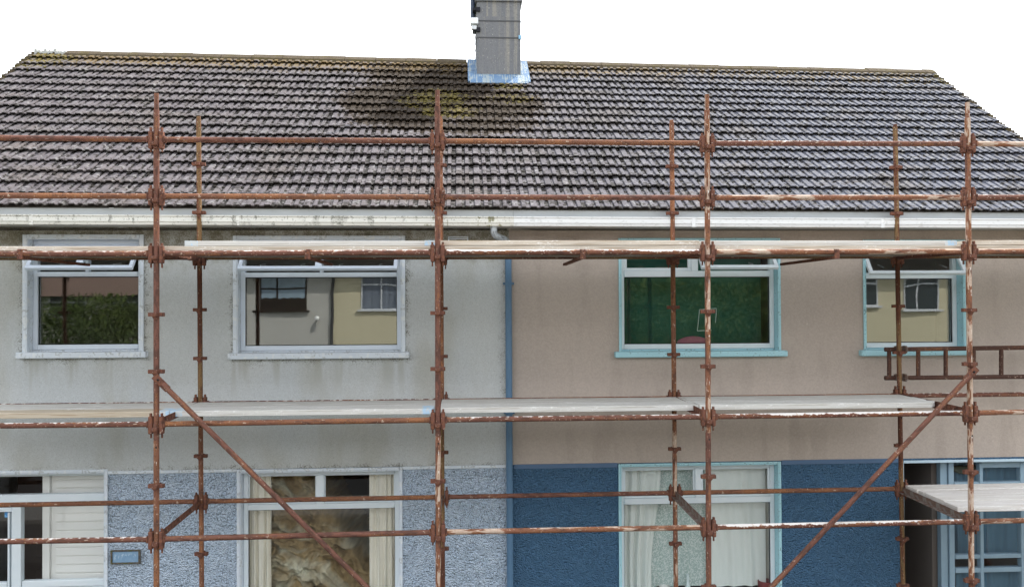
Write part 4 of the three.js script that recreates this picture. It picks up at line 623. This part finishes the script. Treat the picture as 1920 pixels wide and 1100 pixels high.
const BY = [4.582, 3.095, 2.105]; [[4, 4, 4, 4, 4], [2, 2, 1, 1, 2], [1, 1, 0, 1, 0]].forEach((m, n) => { for (let i = 0; i < 5; i++) ledger(back, i, BY[n], BY[n], m[i], i * 0.57 + n * 0.9); });
// transoms: angle iron from front to back at every pair of uprights
function angleBar(a, b, mat, name = 'transom') {
  const d = b.clone().sub(a), L = d.length(), sh = new THREE.Shape([[0, 0], [0.05, 0], [0.05, 0.006], [0.006, 0.006], [0.006, 0.062], [0, 0.062]].map((p) => new THREE.Vector2(...p))), g = new THREE.ExtrudeGeometry(sh, { depth: L, bevelEnabled: false }), m = metricUV(g);
  m.translate(-0.003, -0.03, 0); const q = mesh(name, m, mat, scaffold); q.position.copy(a); q.lookAt(b); return q;
}
for (let i = 0; i < 6; i++) [[2, 0], [3, 1], [4, 2]].forEach(([r, b]) => { const A = front[i](LY[r][i] + 0.005), B = back[i](BY[b] - 0.005), d = B.clone().sub(A).normalize(); angleBar(A.addScaledVector(d, 0.03), B.addScaledVector(d, -0.03), r === 4 && i > 1 ? MAT.galv : MAT.fitting); });
// hooked transoms half way along the upper bays
for (const px of [36, 576, 1093, 1570]) { const p = W(px, 474, ZF + 0.03), g = group('hooked_transom', scaffold); mesh('hook', merge([box(p.x - 0.024, p.x + 0.024, p.y - 0.055, p.y + 0.032, ZF + 0.026, ZF + 0.034, 0.003), box(p.x - 0.024, p.x + 0.024, p.y + 0.026, p.y + 0.034, ZF - 0.05, ZF + 0.025, 0.003)]), MAT.fitting, g); mesh('bar', box(p.x - 0.02, p.x + 0.02, p.y - 0.052, p.y - 0.026, ZB - 0.05, ZF + 0.025, 0.004), MAT.fitting, g); }
// diagonal braces with flattened ends
for (const [x0, y0, x1, y1, m] of [[296, 712, 690, 1103, 0], [1826, 697, 1447, 1100, 0]]) {
  const z = ZF + 0.055, a = W(x0, y0, z), b0 = W(x1, y1, z), d = b0.clone().sub(a).normalize(), b = a.clone().addScaledVector(d, (a.y - 0.35) / -d.y), g = group('brace', scaffold);
  mesh('tube', tube(a.clone().addScaledVector(d, 0.05), b, TR * 0.95, { seg: 16, up: V3(0, 0.4, 1) }), MAT.rust[m], g);
  const e = new RoundedBoxGeometry(0.17, 0.062, 0.014, 1, 0.004), q = mesh('flattened_end', metricUV(e), MAT.fitting, g); q.position.copy(a).addScaledVector(d, 0.035); q.rotation.z = Math.atan2(d.y, d.x);
  const bo = mesh('bolt', tube(V3(a.x, a.y, z - 0.05), V3(a.x, a.y, z + 0.016), 0.010, { seg: 6 }), MAT.gasket, g);
}
// ---------------------------------------------------------------- ladder beam clamped across the uprights
{
  const g = tag(group('ladder_beam', scene), 'rusty ladder beam clamped level below the upper window of the taupe house', 'ladder beam'), z = ZB - 0.062, a = W(1660, 655, z), a2 = W(1660, 708.5, z), b = W(1920, 651.5, z), b2 = W(1920, 706, z), ext = (p, q) => p.clone().lerp(q, 1.9);
  mesh('chord', tube(a, ext(a, b), TR, { seg: 14 }), MAT.beam, g); mesh('chord', tube(a2, ext(a2, b2), TR, { seg: 14, v0: 0.7 }), MAT.beam, g);
  for (const px of [1668, 1722, 1773.5, 1826, 1878, 1930, 1982]) { const t = (px - 1660) / 260, p = a.clone().lerp(b, t), q = a2.clone().lerp(b2, t); mesh('rung', tube(p, q, TR * 0.92, { seg: 12, v0: px * 0.01 }), MAT.beam, g); }
  for (const py of [655, 708]) { const c = W(1692, py, ZB), k = merge([box(c.x - 0.045, c.x + 0.035, c.y - 0.035, c.y + 0.035, z - 0.035, ZB - 0.02, 0.012), box(c.x + 0.026, c.x + 0.046, c.y - 0.04, c.y + 0.04, ZB - 0.05, ZB + 0.03, 0.006), tube(V3(c.x + 0.038, c.y - 0.012, ZB - 0.02), V3(c.x + 0.038, c.y - 0.012, ZB + 0.05), 0.009, { seg: 6 }), tube(V3(c.x + 0.038, c.y + 0.016, ZB - 0.02), V3(c.x + 0.038, c.y + 0.016, ZB + 0.045), 0.009, { seg: 6 })]); mesh('clamp', k, MAT.galv, g); }
}
// ---------------------------------------------------------------- boards on the scaffold
function board(x0, x1, y, z0, z1, th, mi, label, grp, ends = [1, 1], sl = 0, cut = 0) {
  const g = tag(group('scaffold_board', scene), label, 'board', grp), L = x1 - x0, xm = (x0 + x1) / 2; g.position.set(xm, y, (z0 + z1) / 2); g.rotation.z = sl;
  const w = (z1 - z0) / 2, s = new THREE.Shape([[-L / 2, -w], [L / 2 - cut, -w], [L / 2, -w + cut * 1.1], [L / 2, w - cut * 1.1], [L / 2 - cut, w], [-L / 2, w]].filter((p, i, a) => cut || ![2, 3].includes(i) ? true : false).map((p) => new THREE.Vector2(...p)));
  const e = new THREE.ExtrudeGeometry(s, { depth: th - 0.006, bevelEnabled: true, bevelSize: 0.003, bevelThickness: 0.003, bevelSegments: 1 }); e.rotateX(-Math.PI / 2); e.translate(0, 0.003, 0);
  const m = metricUV(e), u = m.attributes.uv; for (let i = 0; i < u.count; i++) u.setXY(i, u.getX(i) + xm * 1.37 + z0 * 3.1, u.getY(i) + z0 * 2.7 + y); mesh('plank', m, MAT.wood[mi], g);
  ends.forEach((k, i) => { if (k) { const d = i ? 1 : -1; mesh('painted_end', box(d * (L / 2 - 0.11), d * (L / 2 + 0.0045), -0.0012, th + 0.0012, -w - 0.0045, w + 0.0045, 0.002), MAT.blueEnd, g); } });
  return g;
}
{
  const bx = (i) => 2.44 * (i - 1);
  const bayName = ['by the grey house gable', 'before the grey house', 'across the downpipe', 'before the taupe house', 'by the taupe house gable'];
  // upper deck: four boards deep in every bay and a second layer along the front
  for (let i = 0; i < 5; i++) for (let k = 0; k < 5; k++) { const x0 = bx(i) + (i === 0 ? 0 : 0.035), x1 = bx(i + 1) - 0.035, z1 = 1.63 - k * 0.232; board(x0, x1, 4.576, z1 - 0.226, z1, 0.038, k ? 4 : 1, `${['front', 'second', 'third', 'fourth', 'rearmost'][k]} plank from the street in the upper deck, bay ${bayName[i]}`, 'upper deck boards, ' + bayName[i], [0, 0]); }  // inner planks: darker wood copy, shade under the deck put into the colour
  [[1, W(348, 457, 1.6).x, W(812, 457, 1.6).x], [2, W(797, 455, 1.6).x, W(1310, 455, 1.6).x], [3, W(1275, 455, 1.6).x + 0.2, W(1815, 455, 1.6).x - 0.12], [4, W(1808, 455, 1.6).x + 0.02, 9.6]].forEach(([i, a, b]) => board(a, b, 4.6165 + (i % 2 ? 0 : 0.003), 1.40, 1.62, 0.044, [0, 1, 0, 1][i - 1], `plank laid on top of the upper deck, bay ${bayName[i]}`, null, [i === 1 || i === 2 ? 1 : 0, i === 3 ? 1 : 0]));
  // middle deck: three boards deep
  const M5 = (px) => W(px, 767, 1.2).x;
  [[0, -2.35, M5(316), 2], [1, M5(319), M5(812), 0], [2, M5(826), M5(1309), 0], [3, M5(1312), M5(1766), 0]].forEach(([i, a, b, m]) => { for (let k = 0; k < 3; k++) { const z1 = 1.205 - k * 0.236; board(a + (k === 2 ? 0.0 : 0), b + k * (i === 3 ? -0.03 : 0.012), 3.064 - (i === 1 ? 0.002 : 0) + k * 0.001, z1 - 0.225, z1, 0.052, k ? 0 : m, `${['front', 'middle', 'rear'][k]} plank of the middle deck, bay ${bayName[i]}`, k ? 'middle deck boards, ' + bayName[i] : null, [i === 1 && k === 0 ? 1 : 0, (i === 0 || i === 1) && k === 0 ? 1 : 0], -0.0015, i === 3 && k === 0 ? 0.10 : 0); } });
  // low deck before the entrance of the blue house
  for (let k = 0; k < 4; k++) { const z1 = 1.405 - k * 0.2425; board(7.365 + 0.010 * (k % 3), 9.7, 2.092 + [0, 0.004, 0.001, 0.006][k], z1 - 0.227, z1, 0.050, [3, 5, 3, 5][k], ['front plank', 'second plank from the front', 'third plank from the front', 'rear plank'][k] + ' of the low white splashed deck before the blue house entrance', null, [0, 0]); }
}

// ---------------------------------------------------------------- across the street: what the upper panes mirror
{ // wooded backdrop added across the street so no sky shows between the leaves
  const g = new THREE.PlaneGeometry(260, 40, 130, 20), p = g.attributes.position; for (let i = 0; i < p.count; i++) { const x = p.getX(i), y = p.getY(i) + 20, h = y / 40; p.setXYZ(i, x, h * (13 + 6 * fbm(x * 0.02 + 3, 1.5, 821, 3)) + 1.6 * (fbm(x * 0.35, h * 9, 825, 3) - 0.5), 52 + h * 42 + 3 * fbm(x * 0.3, h * 8, 829, 3)); } g.computeVertexNormals();
  kind(mesh('added_hill', g, M({ color: C(0.055, 0.095, 0.04), roughness: 1, side: THREE.DoubleSide }), scene), 'structure');
}
const leafMat = P({ vertexColors: true, roughness: 0.7, transmission: 0.3, thickness: 0, side: THREE.DoubleSide }), bark = M({ color: C(0.09, 0.07, 0.05), roughness: 1 });
function tree(x, z, h, r, seed, label) {
  const R = rng(seed), t = tag(group('tree', scene), label, 'tree', 'trees across the street'), pos = [], col = []; t.position.set(x, 0, z);
  const limbs = [tube(V3(0, 0, 0), V3(0.1, h * 0.55, 0), 0.16, { r2: 0.08, seg: 8 })], tips = []; for (let i = 0; i < 9; i++) { const a = i * 2.4, e = V3(Math.cos(a) * r * 0.7, h * (0.5 + 0.4 * R()), Math.sin(a) * r * 0.7); tips.push(e); limbs.push(tube(V3(0.05, h * (0.25 + 0.03 * i), 0), e, 0.06, { r2: 0.015, seg: 6 })); }
  const cl = []; for (let i = 0; i < 60; i++) { const a = R() * 6.28, v = Math.acos(2 * R() - 1), q = Math.cbrt(0.25 + 0.75 * R()); cl.push(V3(Math.cos(a) * Math.sin(v) * r * q, h * 0.56 + Math.cos(v) * h * 0.42 * q, Math.sin(a) * Math.sin(v) * r * q)); }
  for (const c of [...cl, ...tips]) { const tone = R(); for (let i = 0; i < 300; i++) { const d = V3(R() - 0.5, R() - 0.5, R() - 0.5).multiplyScalar(r * 0.62), p = c.clone().add(d), s = 0.03 + R() * 0.045, u = V3(R() - 0.5, R() - 0.5, R() - 0.5).normalize().multiplyScalar(s), w = V3(R() - 0.5, R() - 0.5, R() - 0.5).normalize().multiplyScalar(s * 0.7); for (const q of [p.clone().sub(u), p.clone().add(w), p.clone().add(u), p.clone().sub(u), p.clone().add(u), p.clone().sub(w)]) { pos.push(q.x, q.y, q.z); const k = 0.7 + 0.6 * R(); col.push((0.065 + 0.045 * tone) * k, (0.095 + 0.05 * tone) * k, 0.035 * k); } } }
  const g = new THREE.BufferGeometry(); g.setAttribute('position', new THREE.Float32BufferAttribute(pos, 3)); g.setAttribute('color', new THREE.Float32BufferAttribute(col, 3)); g.computeVertexNormals();
  mesh('trunk', merge(limbs), bark, t); mesh('crown', g, leafMat, t);
}
[[-12.3, 17.5, 5.0, 1.9, 1, 'leafy tree opposite the grey house, nearest the opposite grey wall'], [-9.6, 19.5, 4.7, 1.7, 2, 'bushy tree opposite the grey house beside the pavement'], [-15.5, 18, 5.6, 2.2, 3, 'tall tree opposite the end of the grey house'], [7.2, 19, 6.4, 2.3, 4, 'tall leafy tree in the gap across the street beside the cream gable'], [9.8, 17.5, 5.6, 2.2, 5, 'broad tree in the middle of the gap across the street'], [12.4, 18.6, 6.6, 2.4, 6, 'tall dark tree in the gap across the street beside the far cream house'], [10.6, 23, 8.2, 3.0, 7, 'very tall tree standing back in the gap across the street'], [14.2, 21.5, 6.6, 2.0, 8, 'slender tree close to the far cream house']].forEach((a) => tree(...a));
function oppositeHouse(name, label, x0, x1, walls, wins, z = 20, h = 5.4, hip = false) {
  const g = tag(group(name, scene), label, 'house', 'houses across the street'); g.position.set((x0 + x1) / 2, 0, z); const ox = (x0 + x1) / 2;
  for (const [a, b, m] of walls) mesh('wall', box(a - ox, b - ox, 0, h, 0, 7), m, g);
  const roofm = M({ color: C(0.16, 0.11, 0.09), roughness: 0.9, bumpMap: grain, bumpScale: 0.01 }), A = x0 - ox - 0.3, B = x1 - ox + 0.3, y = h, i = hip ? 2.6 : 0;
  mesh('roof', tri([[V3(A, y - 0.2, -0.35), V3(A + i, y + 2.6, 3.5), V3(B - i, y + 2.6, 3.5), V3(B, y - 0.2, -0.35)], [V3(B, y - 0.2, 7.35), V3(B - i, y + 2.6, 3.5), V3(A + i, y + 2.6, 3.5), V3(A, y - 0.2, 7.35)], [V3(A, y - 0.2, -0.35), V3(A, y - 0.2, 7.35), V3(A + i, y + 2.6, 3.5)], [V3(B, y - 0.2, -0.35), V3(B - i, y + 2.6, 3.5), V3(B, y - 0.2, 7.35)]]), roofm, g);
  for (const [a, b, c, d, fm, cm] of wins) {
    const w = group('window', g), k = 0.05, A2 = a - ox, B2 = b - ox; mesh('frame', merge([box(A2, B2, d - k, d, -0.03, -0.002), box(A2, B2, c, c + k, -0.03, -0.002), box(A2, A2 + k, c + k, d - k, -0.03, -0.002), box(B2 - k, B2, c + k, d - k, -0.03, -0.002), box(A2 + k, B2 - k, mix(c, d, 0.68), mix(c, d, 0.68) + k, -0.03, -0.002), box(mix(A2, B2, 0.35), mix(A2, B2, 0.35) + k, c + k, d - k, -0.031, -0.004)]), fm, w);
    mesh('pane', box(A2 + k, B2 - k, c + k, d - k, -0.012, -0.002), cm, w); mesh('sill', box(A2 - 0.1, B2 + 0.1, c - 0.1, c - 0.002, -0.14, -0.002, 0.01), fm, w);
  }
  return g;
}
const greyW = M({ color: C(0.46, 0.45, 0.42), roughness: 0.95, bumpMap: plasterBump, bumpScale: 0.004 }), creamW = M({ color: C(0.57, 0.52, 0.37), roughness: 0.95, bumpMap: plasterBump, bumpScale: 0.004 }), brownF = M({ color: C(0.03, 0.02, 0.016), roughness: 0.6 }), whiteF = M({ color: C(0.55, 0.57, 0.60), roughness: 0.5 });
const blind = M({ map: rep(tex(128, 128, (u, v) => (v > 0.42 + 0.03 * Math.abs(Math.sin(u * 18)) ? mixc(rgb(120, 140, 156), rgb(150, 166, 178), v) : rgb(40, 32, 28))), 1.6, 1.2, 0, 3.95), roughness: 0.6 }), net = M({ map: rep(tex(256, 64, (u) => mixc(rgb(70, 78, 92), rgb(140, 148, 160), fbm(u * 24, 0.5, 811, 3, 24, 0))), 1.5, 1), roughness: 0.7 }), dim = M({ color: C(0.03, 0.04, 0.045), roughness: 0.3 });
oppositeHouse('opposite_house', 'pair of houses across the street, one grey and one cream, mirrored in the panes', -7.4, 4.4, [[-7.4, -1.77, greyW], [-1.765, 4.4, creamW]], [[-4.22, -2.66, 3.98, 5.15, brownF, blind], [-0.8, 1.1, 3.98, 5.15, whiteF, net], [-6.9, -5.6, 3.98, 5.15, brownF, dim], [2.6, 3.8, 3.98, 5.15, whiteF, net], [-4.4, -2.5, 0.9, 2.3, brownF, dim], [-0.9, 1.3, 0.9, 2.3, whiteF, dim]]);
oppositeHouse('opposite_house', 'cream house across the street beyond the trees', 16.0, 26, [[16, 26, creamW]], [[16.6, 17.45, 4.08, 5.2, whiteF, dim], [18.4, 19.7, 3.86, 5.15, whiteF, dim], [22, 23.4, 4.0, 5.2, whiteF, dim], [17, 19, 0.9, 2.3, whiteF, dim]]);
oppositeHouse('opposite_house', 'hipped roof house behind the trees across the street', -24, -9, [[-24, -9, greyW]], [[-21, -19.4, 3.6, 4.8, whiteF, dim], [-14.5, -13, 3.6, 4.8, whiteF, dim], [-12, -10.6, 3.6, 4.8, whiteF, dim]], 27, 4.9, true);
{ const l = tag(group('wall_lamp', scene), 'white globe lamp on the grey wall across the street', 'lamp'); l.position.set(-2.28, 3.62, 20); mesh('globe', new THREE.SphereGeometry(0.085, 16, 12).translate(0, 0, -0.17), M({ color: C(0.8, 0.8, 0.78), roughness: 0.3 }), l); mesh('arm', tube(V3(0, 0, 0), V3(0, 0, -0.12), 0.03, { seg: 8 }), whiteF, l);
  const d = tag(group('opposite_downpipe', scene), 'dark downpipe between the grey and cream walls across the street', 'downpipe'); d.position.set(-1.77, 0, 20); mesh('pipe', tube(V3(0, 0.1, -0.07), V3(0, 5.3, -0.07), 0.05, { seg: 12 }), M({ color: C(0.05, 0.05, 0.055) }), d); }

renderer.render(scene, camera);
